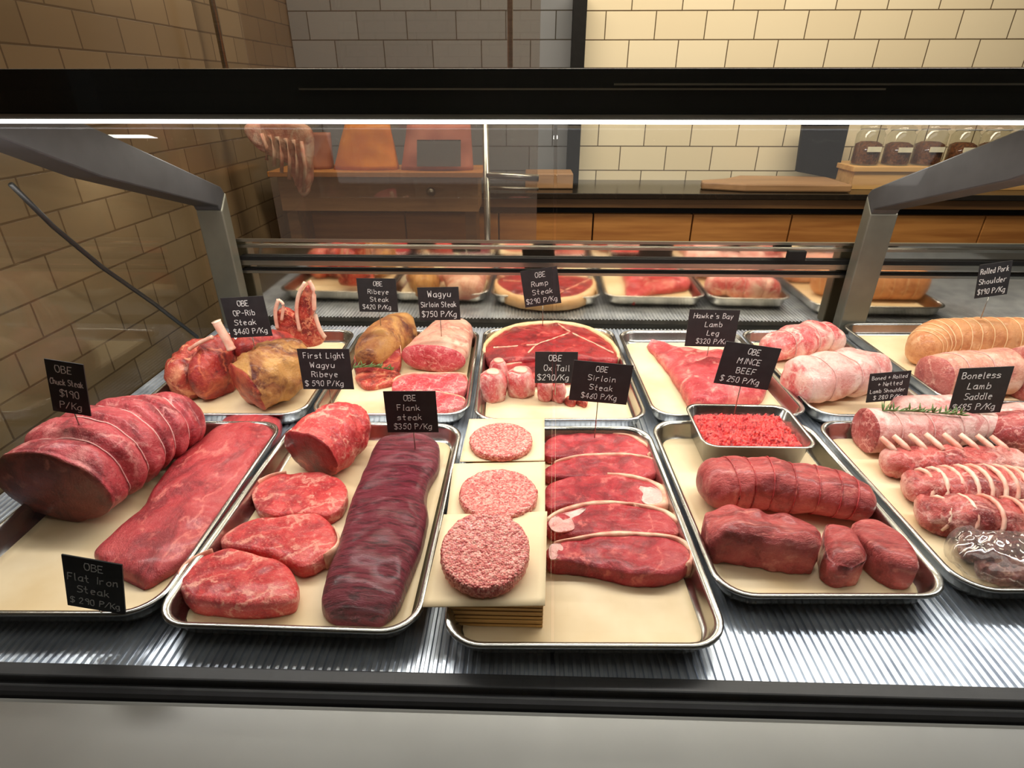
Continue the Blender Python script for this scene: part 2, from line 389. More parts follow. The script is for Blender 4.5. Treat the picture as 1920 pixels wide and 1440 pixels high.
def loft(name, cs, mat, label=None, cat=None, group=None, parent=None, zb=ZF, rings=60, seg=40, amp=0.003, nf=26, tied=0, tie_depth=0.006,
         cap0='round', cap1='round', capmat=None, strmat=None, seed=None, sq=2.3, fine=0.0008, flat=True, capname='cut_face', root_loc=None, long_ties=0, capdome=0.004):
    """a roast: cs = [(x, y, zc, rx, rz)], cross-sections upright across the axis; strings pull it in at regular places"""
    if seed is None: seed = random.uniform(0, 50)
    c = cr(cs, rings); v = []; f = []; n = seg
    tang = []
    for i in range(rings):
        a = Vector(c[max(i - 1, 0)][:3]); b = Vector(c[min(i + 1, rings - 1)][:3]); tang.append((b - a).normalized())
    def ring(i, scale=1.0, push=0.0, tied_on=True):
        x, y, z, rx, rz = c[i]; t = tang[i]; side = t.cross(Vector((0, 0, 1))).normalized(); up = side.cross(t).normalized()
        u = i / (rings - 1); pinch = 0
        if tied and tied_on:
            ph = u * tied; d = abs(ph - round(ph)); pinch = tie_depth * math.exp(-(d / 0.16) ** 2) if 0.2 < ph < tied - 0.2 else 0
        out = []
        for k in range(n):
            th = 2 * math.pi * k / n
            ct, st = math.cos(th), math.sin(th)
            e = 2.0 / sq
            dx = math.copysign(abs(ct) ** e, ct) * (rx - pinch) * scale; dz = math.copysign(abs(st) ** e, st) * (rz - pinch) * scale
            p = Vector((x, y, z)) + side * dx + up * dz + t * push
            q = nz(p, nf, seed) * amp + nz(p, nf * 4, seed) * fine * 1.5
            rad = (side * dx + up * dz)
            if rad.length > 1e-6: p += rad.normalized() * q * min(1, scale * 2)
            if flat and p.z < zb: p.z = zb + 0.0003 * abs(ct)
            out.append(tuple(p))
        return out
    rows = []
    if cap0 == 'round':
        for s, w_ in ((0.35, -0.62), (0.62, -0.5), (0.82, -0.33), (0.94, -0.15)): rows.append(ring(0, s, w_ * c[0][4], False))
    start = len(rows)
    for i in range(rings): rows.append(ring(i))
    if cap1 == 'round':
        for s, w_ in ((0.94, 0.15), (0.82, 0.33), (0.62, 0.5), (0.35, 0.62)): rows.append(ring(rings - 1, s, w_ * c[-1][4], False))
    for r_ in rows: v += r_
    for i in range(len(rows) - 1):
        for k in range(n): f.append((i * n + k, i * n + (k + 1) % n, (i + 1) * n + (k + 1) % n, (i + 1) * n + k))
    f.append(tuple(range(n))); f.append(tuple((len(rows) - 1) * n + k for k in range(n)))
    multi = cap0 == 'flat' or cap1 == 'flat' or tied
    if multi and parent is None:
        root = empty(name, (sum(p[0] for p in c) / rings, sum(p[1] for p in c) / rings, zb), label, cat, group)
        obj('body', v, f, mat, root)
    else:
        root = obj(name if parent is None else name, v, f, mat, parent)
        if label: tag(root, label, cat, group)
    for cap, i, sg in ((cap0, 0, -1), (cap1, rings - 1, 1)):
        if cap != 'flat': continue
        t = tang[i] * sg; cen = Vector(c[i][:3]); base = ring(i); cv = []; cf = []
        cc = sum((Vector(p) for p in base), Vector()) / n
        K = 7
        for j in range(K + 1):
            r_ = j / K
            for p in base:
                q = cc + (Vector(p) - cc) * r_ * 0.995 + t * (0.0012 + capdome * (1 - r_ ** 3))
                q += t * nz(q, 60, seed) * 0.0012
                if q.z < zb: q.z = zb
                cv.append(tuple(q))
        for j in range(K):
            for k in range(n): cf.append((j * n + k, j * n + (k + 1) % n, (j + 1) * n + (k + 1) % n, (j + 1) * n + k))
        k0 = len(cv); cv += [tuple(Vector(p) - t * 0.001) for p in base]
        for k in range(n): cf.append((K * n + k, K * n + (k + 1) % n, k0 + (k + 1) % n, k0 + k))
        obj(capname, cv, cf, capmat or mat, root)
    if tied:
        for j in range(1, tied):
            i = int(round(j / tied * (rings - 1))); base = ring(i); x, y, z = c[i][:3]
            g = G(); pts = []
            for p in base + base[:1]:
                d = (Vector(p) - Vector((x, y, z))).normalized(); q = Vector(p) + d * 0.0008; q.z = max(q.z, zb + 0.0012); pts.append(q)
            g.tube(pts, 0.0011, 6, False); g.make('string', strmat or M['string'], root, True)
        for j in range(long_ties):
            k = int(seg * (0.18 + 0.16 * j)); g = G(); pts = []
            for i in range(2, rings - 2):
                p = Vector(rows[start + i][k]); d = (p - Vector(c[i][:3])).normalized(); pts.append(p + d * 0.0008)
            g.tube(pts, 0.0010, 6); g.make('string', strmat or M['string'], root, True)
    return root

def ribbon(name, pairs, hs, mat, zb, label=None, cat=None, group=None, parent=None, rings=90, seg=26, amp=0.002, nf=30, seed=None, pw=0.45):
    """a long flat cut: left and right edge given pair by pair, domed cross-section, rounded ends"""
    if seed is None: seed = random.uniform(0, 50)
    L = cr([outline([p[0]], zb + h * 0.5)[0] for p, h in zip(pairs, hs)], rings)
    Rr = cr([outline([p[1]], zb + h * 0.5)[0] for p, h in zip(pairs, hs)], rings)
    H = [q[0] for q in cr([(h,) for h in hs], rings)]
    v = []; f = []; n = seg + 6
    for i in range(rings):
        u = i / (rings - 1); e = min(1, min(u, 1 - u) / 0.06); ef = math.sqrt(max(0.0, 1 - (1 - e) ** 2)); ef = max(ef, 0.06)
        a = Vector((*L[i], 0)); b = Vector((*Rr[i], 0)); mid = (a + b) / 2; hw = (b - a) / 2
        for k in range(seg):
            th = math.pi * k / (seg - 1); cx = -math.cos(th); s = math.sin(th)
            p = mid + hw * cx * (0.75 + 0.25 * ef) ; z = zb + H[i] * ef * (0.12 + 0.88 * max(s, 0) ** pw if 0 < k < seg - 1 else 0.12)
            p.z = z
            q = nz(p, nf, seed) * amp * (1.5 if s > .3 else 1) + nz(p, 120, seed) * 0.0005
            if s > 0.25: p.z += q
            else: p += hw.normalized() * q * (1 if cx > 0 else -1)
            v.append(tuple(p))
        for k in range(6):
            p = mid + hw * (0.96 - 1.92 * (k + 0.5) / 6); v.append((p.x, p.y, zb))
    for i in range(rings - 1):
        for k in range(n): f.append((i * n + k, i * n + (k + 1) % n, (i + 1) * n + (k + 1) % n, (i + 1) * n + k))
    f.append(tuple(range(n))); f.append(tuple((rings - 1) * n + k for k in range(n)))
    o = obj(name, v, f, mat, parent)
    if label: tag(o, label, cat, group)
    return o

# ------------------------------------------------------------------ room
def struct(name, mat, *boxes, bevel=0):
    g = G()
    for b in boxes: g.box(*b)
    return tag(g.make(name, mat, bevel=bevel, origin=(0, 0, 0)), kind='structure')
struct('floor', M['floor'], (-3, 4, -3, 3.0, -0.05, 0))
struct('ceiling', M['ceiling'], (-3, 4, -3, 3.0, 3.0, 3.05))
struct('wall_back', M['tiles'], (-3, 4, 2.72, 2.80, 0, 3.0))
struct('wall_left', M['tiles_side_dim'], (-1.04, -0.98, 0.2, 2.72, 0, 3.0))
struct('wall_front', M['tiles_shop'], (-3, 4, -2.9, -2.82, 0, 3.0))

# ------------------------------------------------------------------ the display case
case = empty('display_case', (0.1, 0.9, 0), 'long refrigerated glass display case with ribbed metal deck and light strip along its top', 'display case')
XL, XR = -0.84, 1.75
g = G()      # ribbed deck: ridges running front to back
pr = []
x = XL
while x < XR:
    pr += [(x, 0.0), (x + 0.0035, 0.0), (x + 0.0048, 0.0028), (x + 0.0085, 0.0028)]; x += 0.0098
vv = []; ff = []
ys = (0.415, 0.60, 1.0, 1.45)
for y in ys:
    for (a, b) in pr: vv.append((a, y, ZD - 0.004 + b))
n = len(pr)
for j in range(len(ys) - 1):
    for i in range(n - 1): ff.append((j * n + i, j * n + i + 1, (j + 1) * n + i + 1, (j + 1) * n + i))
k0 = len(vv)
for y in (0.415, 1.45):
    for a in (XL, XR): vv.append((a, y, ZD - 0.03))
ff.append((k0, k0 + 1, k0 + 3, k0 + 2))
ff.append(tuple(list(range(n)) + [k0 + 1, k0])); ff.append(tuple([(len(ys) - 1) * n + i for i in range(n)] + [k0 + 3, k0 + 2]))
obj('ribbed_deck', vv, ff, M['deck'], case, False)
g = G(); g.box(XL, XR, 0.398, 0.415, ZD - 0.06, ZD + 0.0005); g.make('front_rail', M['arm'], case, bevel=0.002)
g = G(); g.box(XL, XR, 0.384, 0.3978, ZD - 0.10, ZD - 0.006); g.make('front_ledge', M['arm'], case, bevel=0.006)
g = G(); g.box(XL, XR, 0.300, 0.3838, 0.08, ZD - 0.012); g.make('front_panel', M['front_panel'], case, bevel=.008)
g = G(); g.box(XL, XR, 0.392, 1.49, 0.08, ZD - 0.034); g.make('cabinet_base', M['arm'], case)
# sloping front panes
def pane(x0, x1, name, dy=0.0):
    a = Vector((0, 0.3900 + dy, ZD - 0.005)); b = Vector((0, 0.772 + dy, 1.383)); d = (b - a).normalized(); nn = Vector((0, -d.z, d.y)) * 0.003
    g = G(); v = []
    for X in (x0, x1):
        for p in (a + nn, a - nn, b - nn, b + nn): v.append((X, p.y, p.z))
    g.add(v, [(0, 1, 2, 3), (4, 5, 6, 7), (0, 1, 5, 4), (1, 2, 6, 5), (2, 3, 7, 6), (3, 0, 4, 7)])
    g.make(name, M['glass'], case)
pane(XL + 0.01, 0.030, 'glass_pane'); pane(0.034, XR - 0.01, 'glass_pane')
# hood, trim and light strip along the top front edge
LZ = PY(1200, 233, 0.77).z
g = G(); g.box(XL, XR, 0.775, 0.80, LZ + 0.010, PY(1200, 128, 0.78).z); g.make('hood', M['hood'], case, bevel=0.002)
g = G(); g.box(XL, XR, 0.80, 1.30, PY(1200, 128, 0.78).z - 0.008, PY(1200, 128, 0.78).z); g.make('top_shelf', M['glass'], case)
for (xa, xb, py) in ((-0.28, 0.42, 169), (0.10, 0.86, 160), (0.96, 1.6, 160)):
    z = PY(1000, py, 0.775).z
    g = G(); g.box(xa, xb, 0.7725, 0.7755, z, z + 0.0022); g.make('trim_line', M['alu'], case)
g = G(); g.box(XL, XR, 0.772, 0.792, LZ + 0.0045, LZ + 0.0105); g.make('strip_housing', M['alu'], case)
g = G(); g.box(XL, XR, 0.7705, 0.790, LZ, LZ + 0.0045); g.make('light_strip', M['led'], case)
# rear: mirror-backed doors and rails
def railz(py): return PY(1250, py, 1.46).z
g = G(); g.box(-0.80, 1.75, 1.486, 1.492, ZD - 0.002, railz(458)); g.make('mirror_panel', M['mirror'], case)
for (pa, pb, mt, yy) in ((456, 461, 'alu', 1.452), (468, 473, 'alu', 1.455), (489, 496, 'black', 1.450), (496, 505, 'alu', 1.446), (513, 516, 'black', 1.452), (516, 521, 'alu', 1.450)):
    g = G(); g.box(-0.76, 1.75, yy + .022, 1.484, railz(pb), railz(pa)); g.make('door_rail', M[mt], case)
g = G(); g.box(-0.80, 1.75, 1.493, 1.52, ZD - 0.06, ZD - 0.002); g.make('rear_sill', M['alu'], case)
a = PY(1478, 470, 1.44); b = PY(1508, 488, 1.44)
g = G(); g.box(a.x, b.x, 1.434, 1.449, b.z, a.z); g.make('door_catch', M['black'], case, bevel=0.002)
# supports: upright post at the rear and an arm that rises forward to the hood
def support(X, side):
    w_ = 0.032
    pz = lambda x, y: PX(x, y, 0.845)
    top = PY(1600, 352, 1.462); inn = PY(1640, 392, 1.425); fa = pz(1918, 252); fb = pz(1918, 340)
    sl1 = (fa.z - top.z) / (top.y - fa.y)
    zt = lambda y: top.z + (top.y - y) * sl1
    sl2 = (fb.z - inn.z) / (inn.y - fb.y); zi = lambda y: inn.z + (inn.y - y) * sl2
    poly = [(X, inn.y, ZD - 0.002), (X, top.y, ZD - 0.002), (X, top.y, zt(top.y) - 0.018), (X, top.y - 0.012, zt(top.y) - 0.002), (X, 1.05, zt(1.05)), (X, 0.81, LZ + 0.022), (X, 0.81, LZ + 0.0), (X, 1.05, zi(1.05)), (X, inn.y - 0.006, zi(inn.y)), (X, inn.y, zi(inn.y) - 0.012)]
    return poly
poly = support(0, 1)
for X in (0.850, -0.785):
    g = G(); pl = [(X, p[1], p[2]) for p in poly]
    g.prism([pl[0], pl[1], pl[2], pl[9]], Vector((-0.033, 0, 0)), Vector((0.033, 0, 0)))
    g.make('support_post', M['post'], case, bevel=0.003)
    g = G(); g.prism([pl[9], pl[2], pl[3], pl[4], pl[5], pl[6], pl[7], pl[8]], Vector((-0.033, 0, 0)), Vector((0.030, 0, 0)))
    g.make('support_arm', M['arm'], case, bevel=0.003)
g = G(); g.prism([(-0.838, 0.42, ZD + 0.003), (-0.838, 1.44, ZD + 0.003), (-0.838, 1.44, 1.36), (-0.838, 0.76, 1.36)], Vector((-0.003, 0, 0)), Vector((0.003, 0, 0)))
g.make('end_glass', M['glass'], case)
g = G(); pts = [PX(x, y, -0.833) for x, y in ((20, 345), (100, 425), (190, 500), (290, 570), (370, 632))]
g.tube(pts, 0.0045, 8); g.make('cable', M['cable'], case, True) # 'thin black cable running down diagonally inside the left end glass

# ------------------------------------------------------------------ trays and their paper
def rrect(x0, x1, y0, y1, r, n=8):
    o = []
    for cx, cy, a0 in ((x1 - r, y1 - r, 0), (x0 + r, y1 - r, 90), (x0 + r, y0 + r, 180), (x1 - r, y0 + r, 270)):
        for k in range(n + 1):
            a = R(a0 + 90 * k / n); o.append((cx + r * math.cos(a), cy + r * math.sin(a)))
    return o
def tray(px4, label, papers=True, z=0.0, plabel=None, rot=None, name='steel_tray'):
    """px4: near-left, near-right, far-right, far-left corners of the rim"""
    q = [P(x, y, ZR + z) for x, y in px4]
    c = sum(q, Vector()) / 4
    wd = ((q[1] - q[0]).length + (q[2] - q[3]).length) / 2; dp = ((q[3] - q[0]).length + (q[2] - q[1]).length) / 2
    e = ((q[1] - q[0]) + (q[2] - q[3])).normalized(); e.z = 0; e.normalize(); f_ = Vector((-e.y, e.x, 0))
    prof = [(0.024, 0.0025), (0.017, 0.0055), (0.0115, 0.012), (0.0095, 0.029), (0.0075, 0.0325), (0.003, 0.0345), (0.0, 0.033), (0.0, 0.0305), (0.003, 0.0325), (0.0085, 0.029), (0.0105, 0.012), (0.016, 0.0025), (0.024, 0.0)]
    v = []; f = []; N = None
    for ins, h in prof:
        rr = rrect(-wd / 2 + ins, wd / 2 - ins, -dp / 2 + ins, dp / 2 - ins, 0.044 - ins * 0.6)
        N = len(rr)
        for a, b in rr:
            p = c + e * a + f_ * b; v.append((p.x, p.y, ZD + z + h))
    for i in range(len(prof) - 1):
        for k in range(N): f.append((i * N + k, i * N + (k + 1) % N, (i + 1) * N + (k + 1) % N, (i + 1) * N + k))
    f.append(tuple(range(N))); f.append(tuple((len(prof) - 1) * N + k for k in range(N)))
    t = tag(obj(name, v, f, M['steel']), label, 'tray', 'steel display trays')
    if papers:
        v = []; f = []; nx, ny = 26, 34; sd = random.uniform(0, 9)
        for j in range(ny + 1):
            for i in range(nx + 1):
                a = (i / nx * 2 - 1); b = (j / ny * 2 - 1)
                ww = wd / 2 - 0.0195; dd = dp / 2 - 0.0195
                # round the corners by pulling them in
                A, B = a * ww, b * dd
                rc = 0.028; ex = max(0, abs(A) - (ww - rc)); ey = max(0, abs(B) - (dd - rc)); L = math.hypot(ex, ey)
                if L > rc: A = math.copysign(ww - rc + ex * rc / L, A); B = math.copysign(dd - rc + ey * rc / L, B)
                p = c + e * A + f_ * B
                edge = max(abs(a), abs(b)); up = 0.0008 + max(0, edge - 0.93) * 0.03 + 0.0002 * (1 + nz((p.x, p.y, 0), 25, sd))
                v.append((p.x, p.y, ZD + z + 0.0030 + up))
        for j in range(ny):
            for i in range(nx):
                k = j * (nx + 1) + i; f.append((k, k + 1, k + nx + 2, k + nx + 1))
        o = obj('parchment_sheet', v, f, M['paper'])
        s_ = o.modifiers.new('thickness', 'SOLIDIFY'); s_.thickness = 0.0004; s_.offset = -1
        tag(o, plabel, 'parchment paper', 'parchment sheets lining the trays')
    return t
T = {}
T[1] = tray([(-214, 1150), (268, 1152), (546, 788), (232, 788)], 'steel tray at the front left with the largest tied roast', plabel='parchment sheet under the large tied roast in the front left tray')
T[2] = tray([(268, 1168), (795, 1190), (862, 792), (552, 788)], 'steel tray in the front row with three ribeye steaks and the dark flank cut', plabel='parchment sheet under the ribeye steaks and the dark flank')
T[3] = tray([(814, 1210), (1372, 1214), (1219, 797), (888, 797)], 'front steel tray with burger patties on its left half and sirloin steaks on its right', plabel='parchment sheet under the burger patties and sirloin steaks')
T[4] = tray([(1343, 1118), (1790, 1118), (1520, 787), (1222, 787)], 'steel tray in the front row with two tied red roasts and the mince container', plabel='parchment sheet under the two tied red roasts')
T[5] = tray([(1805, 1108), (2226, 1108), (1800, 787), (1527, 787)], 'steel tray at the front right with lamb racks and rolled lamb loin', plabel='parchment sheet under the lamb racks at the front right')
T[6] = tray([(230, 776), (570, 776), (668, 617), (430, 617)], 'steel tray in the back row with the bone-in rib joints', plabel='parchment sheet under the bone-in rib joints')
T[7] = tray([(576, 776), (872, 776), (905, 617), (676, 617)], 'steel tray in the back row with the aged ribeye and marbled sirloin', plabel='parchment sheet under the aged ribeye and marbled sirloin')
T[8] = tray([(885, 786), (1207, 786), (1156, 614), (908, 614)], 'steel tray in the back row with wide rump slices and oxtail pieces', plabel='parchment sheet under the wide rump slices and oxtail')
T[9] = tray([(1217, 777), (1496, 777), (1400, 618), (1163, 618)], 'steel tray in the back row with the lamb leg', plabel='parchment sheet under the lamb leg')
T[10] = tray([(1504, 777), (1752, 777), (1578, 618), (1404, 618)], 'narrow steel tray in the back row with two tied lamb shoulders', plabel='parchment sheet under the tied lamb shoulders')
T[11] = tray([(1762, 752), (2120, 752), (1850, 604), (1584, 604)], 'steel tray at the far right of the back row with rolled pork', plabel='parchment sheet under the rolled pork')

# ------------------------------------------------------------------ helpers for meat laid on the trays
def ax(lst, zb=ZF):
    """axis points given as (pixel x, pixel y, height of the centre, half width, half height)"""
    o = []
    for x, y, h, rx, rz in lst:
        p = P(x, y, zb + h); o.append((p.x, p.y, p.z, rx, rz))
    return o
def lump(name, c, prof, mat, parent=None, n=26, amp=0.003, nf=60, lean=(0, 0), squash=(1, 1)):
    v = []; f = []; sd = random.uniform(0, 40)
    for r, z in prof:
        for k in range(n):
            a = 2 * math.pi * k / n; p = Vector((c[0] + r * squash[0] * math.cos(a) + lean[0] * z, c[1] + r * squash[1] * math.sin(a) + lean[1] * z, c[2] + z))
            d = Vector((math.cos(a), math.sin(a), 0)); p += d * nz(p, nf, sd) * amp * (1 if r > 0.004 else 0)
            v.append(tuple(p))
    for i in range(len(prof) - 1):
        for k in range(n): f.append((i * n + k, i * n + (k + 1) % n, (i + 1) * n + (k + 1) % n, (i + 1) * n + k))
    f.append(tuple(range(n))); f.append(tuple((len(prof) - 1) * n + k for k in range(n)))
    return obj(name, v, f, mat, parent)
def standing(name, px, Y, th, mat, parent=None, label=None, cat=None, group=None, lean=0.0, amp=0.002):
    """a cut standing on edge: outline in the upright plane at depth Y, rounded, thickness th backwards"""
    o2 = cr([tuple(PY(x, y, Y)) for x, y in px], 70, True); N = 70
    c = sum((Vector(p) for p in o2), Vector()) / N; sd = random.uniform(0, 30)
    v = []; f = []; zmin = min(p[2] for p in o2)
    prof = [(0.25, 0.0), (0.6, 0.0), (0.86, 0.01), (0.96, 0.10), (1.0, 0.35), (1.0, 0.65), (0.96, 0.9), (0.86, 0.99), (0.5, 1.0), (0.2, 1.0)]
    for r, t in prof:
        for p in o2:
            q = c + (Vector(p) - c) * r; q.y += t * th + (q.z - zmin) * lean + nz(q, 50, sd) * amp
            q.x += nz(q, 40, sd + 3) * amp; q.z = max(q.z, ZF + 0.0005)
            v.append(tuple(q))
    for i in range(len(prof) - 1):
        for k in range(N): f.append((i * N + k, i * N + (k + 1) % N, (i + 1) * N + (k + 1) % N, (i + 1) * N + k))
    f.append(tuple(range(N))); f.append(tuple((len(prof) - 1) * N + k for k in range(N)))
    o = obj(name, v, f, mat, parent)
    if label: tag(o, label, cat, group)
    return o
def sprig(pts, label, n=26, ln=0.016):
    g = G(); c = cr([tuple(p) for p in pts], 16); g.tube(c, 0.0008, 5)
    for i in range(n):
        p = Vector(c[min(15, int(i / n * 16))]); d = (Vector(c[-1]) - Vector(c[0])).normalized()
        a = random.uniform(0, 6.28); s = Vector((math.cos(a), math.sin(a), 0.5 + 0.5 * random.random())); s = (s * 0.8 + d * 0.7).normalized()
        g.tube([p, p + s * ln * 0.5, p + s * ln], [0.0010, 0.0018, 0.0004], 4)
    o = g.make('rosemary_sprig', M['rosemary'], smooth=True); tag(o, label, 'rosemary')
    return o

# ---- front left tray
loft('rolled_roast', ax([(100, 915, .064, .086, .062), (165, 862, .068, .094, .067), (235, 822, .066, .088, .064), (290, 800, .060, .076, .058), (335, 786, .052, .058, .048)]), M['roast'],
     'largest roast, tied with string, its dark cut face to the front left', 'roast', tied=6, tie_depth=0.010, cap0='flat', capmat=M['cut_dark'], amp=0.008, long_ties=0, rings=90, seg=56, sq=2.25)
ribbon('flat_iron_cut', [((430, 778), (528, 782)), ((400, 808), (524, 812)), ((352, 846), (488, 850)), ((306, 890), (462, 900)), ((268, 950), (425, 965)), ((214, 1000), (382, 1020)), ((176, 1040), (322, 1066)), ((212, 1072), (274, 1102))],
       [.026, .030, .030, .030, .028, .026, .024, .016], M['flatiron'], ZF, 'long flat red beef cut lying diagonally beside the largest tied roast', 'beef cut', amp=0.003, seed=3)

# ---- second tray
loft('ribeye_roast', ax([(583, 852, .044, .052, .045), (610, 828, .048, .054, .048), (640, 806, .047, .050, .046), (652, 796, .044, .044, .042)]), M['ribeye'],
     'bright red marbled roast with a cut end, behind the three ribeye steaks', 'roast', cap0='flat', capmat=M['rump'], amp=0.006, nf=40, rings=60, seg=48, fine=0.0018)
slab('ribeye_steak', [(472, 915), (500, 892), (545, 883), (600, 882), (640, 897), (650, 920), (638, 948), (610, 962), (560, 960), (512, 962), (480, 948)], .024, ZF, M['ribeye'], 'ribeye steak nearest the marbled roast, farthest back of three', 'steak', 'ribeye steaks on the second tray', fat=[(0.02, 0.16)], fatw=0.0028)
slab('ribeye_steak', [(412, 1006), (440, 982), (480, 968), (530, 964), (560, 960), (600, 962), (625, 985), (634, 1016), (608, 1040), (566, 1058), (530, 1044), (478, 1028), (430, 1022)], .026, ZF + .001, M['ribeye'], 'middle one of the three ribeye steaks, touching the dark flank cut', 'steak', 'ribeye steaks on the second tray', fat=[(0.46, 0.62)], fatw=0.0028)
slab('ribeye_steak', [(333, 1085), (345, 1058), (380, 1036), (425, 1024), (480, 1034), (530, 1050), (553, 1080), (552, 1112), (520, 1126), (460, 1130), (400, 1126), (350, 1116)], .030, ZF, M['ribeye'], 'ribeye steak nearest the front rim of its tray', 'steak', 'ribeye steaks on the second tray', fat=[(0.02, 0.20)], fatw=0.003)
ribbon('flank_cut', [((735, 822), (800, 820)), ((708, 832), (824, 838)), ((688, 870), (822, 872)), ((664, 925), (800, 918)), ((648, 975), (802, 965)), ((632, 1030), (790, 1018)), ((612, 1085), (768, 1075)), ((600, 1130), (748, 1128)), ((618, 1160), (722, 1164))],
       [.028, .034, .036, .040, .044, .042, .038, .034, .024], M['flank'], ZF, 'dark purple flank cut with fine diagonal grain, lying front to back', 'beef cut', amp=0.003, seed=8)

# ---- third tray: burgers on papers, sirloin steaks
def sheet(px, z, label, th=0.0012, lift=0.0):
    q = [P(x, y, z) for x, y in px]; v = []; f = []; n = 14; sd = random.uniform(0, 20)
    for s in (0, 1):
        for j in range(n + 1):
            for i in range(n + 1):
                a, b = i / n, j / n
                p = (q[0] * (1 - a) + q[1] * a) * (1 - b) + (q[3] * (1 - a) + q[2] * a) * b
                e = max(abs(a - .5), abs(b - .5)) * 2
                v.append((p.x, p.y, z + s * th + nz((p.x, p.y, 0), 18, sd) * 0.0005 + max(0, e - .85) * lift))
    m = (n + 1) ** 2
    for s in (0, 1):
        for j in range(n):
            for i in range(n):
                k = s * m + j * (n + 1) + i; f.append((k, k + 1, k + n + 2, k + n + 1))
    rim = [i for i in range(n + 1)] + [(j + 1) * (n + 1) - 1 for j in range(1, n + 1)] + [n * (n + 1) + i for i in range(n - 1, -1, -1)] + [j * (n + 1) for j in range(n - 1, 0, -1)]
    for i in range(len(rim)): a, b = rim[i], rim[(i + 1) % len(rim)]; f.append((a, b, b + m, a + m))
    return tag(obj('burger_paper', v, f, M['paper_light']), label, 'paper sheet', 'square papers under the burgers')
def burger(px, rad, z, th, label, tilt=0.0):
    c = P(px[0], px[1], z + th); v = []; f = []; n = 130; sd = random.uniform(0, 40)
    prof = [(k / 22, 1.0) for k in range(1, 21)] + [(0.955, 0.98), (0.985, 0.88), (1.0, 0.66), (1.0, 0.35), (0.985, 0.1), (0.95, 0.0)]
    v.append((c.x, c.y, z + th))
    for r, h in prof:
        for k in range(n):
            a = 2 * math.pi * k / n; R_ = rad * (1 + 0.02 * nz((math.cos(a), math.sin(a), 0), 1.5, sd)); x = c.x + R_ * r * math.cos(a); y = c.y + R_ * r * math.sin(a); zz = z + th * h
            q = nz((x, y, zz), 190, sd) * 0.0013 + nz((x, y, zz), 420, sd) * 0.0006
            if h > 0.9: zz += q
            elif h > 0: x += q * 1.6 * math.cos(a); y += q * 1.6 * math.sin(a)
            zz += (y - c.y) * tilt + tilt * rad
            v.append((x, y, zz))
    for k in range(n): f.append((0, 1 + k, 1 + (k + 1) % n))
    for i in range(len(prof) - 1):
        for k in range(n): f.append((1 + i * n + k, 1 + i * n + (k + 1) % n, 1 + (i + 1) * n + (k + 1) % n, 1 + (i + 1) * n + k))
    f.append(tuple(1 + (len(prof) - 1) * n + k for k in range(n)))
    return tag(obj('burger_patty', v, f, M['burger']), label, 'burger patty', 'raw burger patties')
BZ = ZR + 0.010
sheet([(862, 868), (1021, 866), (1021, 786), (880, 788)], ZR + .0015, 'square paper under the burger patty farthest back', lift=0.01)
sheet([(836, 984), (1022, 980), (1022, 868), (850, 872)], ZR + .0015, 'square paper under the middle burger patty', lift=0.01)
q = [P(x, y, BZ) for x, y in ((800, 1132), (1022, 1130), (1024, 968), (836, 972))]
g = G(); k = 0
zz = ZF + 0.0005; q0 = q
x0_, x1_ = q[0].x, q[1].x; y0_, y1_ = q[0].y, q[3].y
for i in range(9):
    hh = (BZ - ZF) / 9; j = 0.002 * math.sin(i * 2.1)
    g.box(x0_ + 0.024 + j, x1_ - 0.002, y0_ + 0.004 + j * .7, y1_ - 0.004, zz + i * hh, zz + (i + 1) * hh - 0.0006)
g.box(x0_ + 0.027, x1_ - 0.004, y0_ + 0.008, y1_ - 0.006, ZF + .0005, BZ - .001)
qa = P(895, 794, ZR + .001)
for i in range(6):
    hh = (ZR + .001 - ZF) / 6; j = 0.0015 * math.sin(i * 1.7)
    g.box(x0_ + 0.026 + j, x1_ - 0.003, y1_ - 0.003, qa.y - .022, ZF + .0005 + i * hh, ZF + (i + 1) * hh - 0.0005)
tag(g.make('paper_stack', M['kraft']), 'stack of golden kraft papers under the three burger patties, thickest at the front', 'paper stack')
sheet([(792, 1139), (1022, 1136), (1026, 960), (832, 966)], BZ, 'square paper on top of the golden paper stack')
burger((940, 822), .0530, ZR + .0035, .012, 'burger patty farthest back on its paper', 0.0)
burger((934, 921), .0570, ZR + .0035, .014, 'middle burger patty of the column of three', 0.0)
burger((910, 1040), .0545, BZ + .0025, .017, 'frontmost burger patty, raised on the paper stack', 0.22)
SG = 'sirloin steaks in a row'
def sirloin(px, th, lab, fat, zb=ZF, fw=0.0095, tilt=None, patch=None):
    r_ = slab('sirloin_steak', px, th, zb, M['sirloin'], lab, 'steak', SG, fat=fat, fatw=fw, tilt=tilt, amp=0.0022, dome=0.10)
    if patch: slab('fat_patch', patch, .004, zb + th - .0032, M['lamb_skin'], parent=r_, amp=.001, dome=.5, N=40, RN=6)
sirloin([(1026, 822), (1062, 810), (1120, 809), (1175, 814), (1206, 828), (1222, 845), (1200, 853), (1120, 852), (1026, 852)], .020, 'sirloin steak farthest back, half under its price card', [(0.12, 0.62)], fw=.006)
sirloin([(1026, 872), (1070, 856), (1130, 850), (1190, 852), (1230, 862), (1234, 880), (1200, 892), (1110, 892), (1026, 890)], .020, 'second sirloin steak from the back', [(0.05, 0.55)], fw=.007)
sirloin([(1026, 908), (1065, 893), (1130, 887), (1190, 892), (1235, 908), (1248, 930), (1235, 946), (1150, 948), (1080, 944), (1026, 948)], .022, 'third sirloin steak from the back, wide fat at its right end', [(0.22, 0.66)], patch=[(1196, 906), (1222, 910), (1243, 924), (1244, 940), (1214, 944), (1200, 930)])
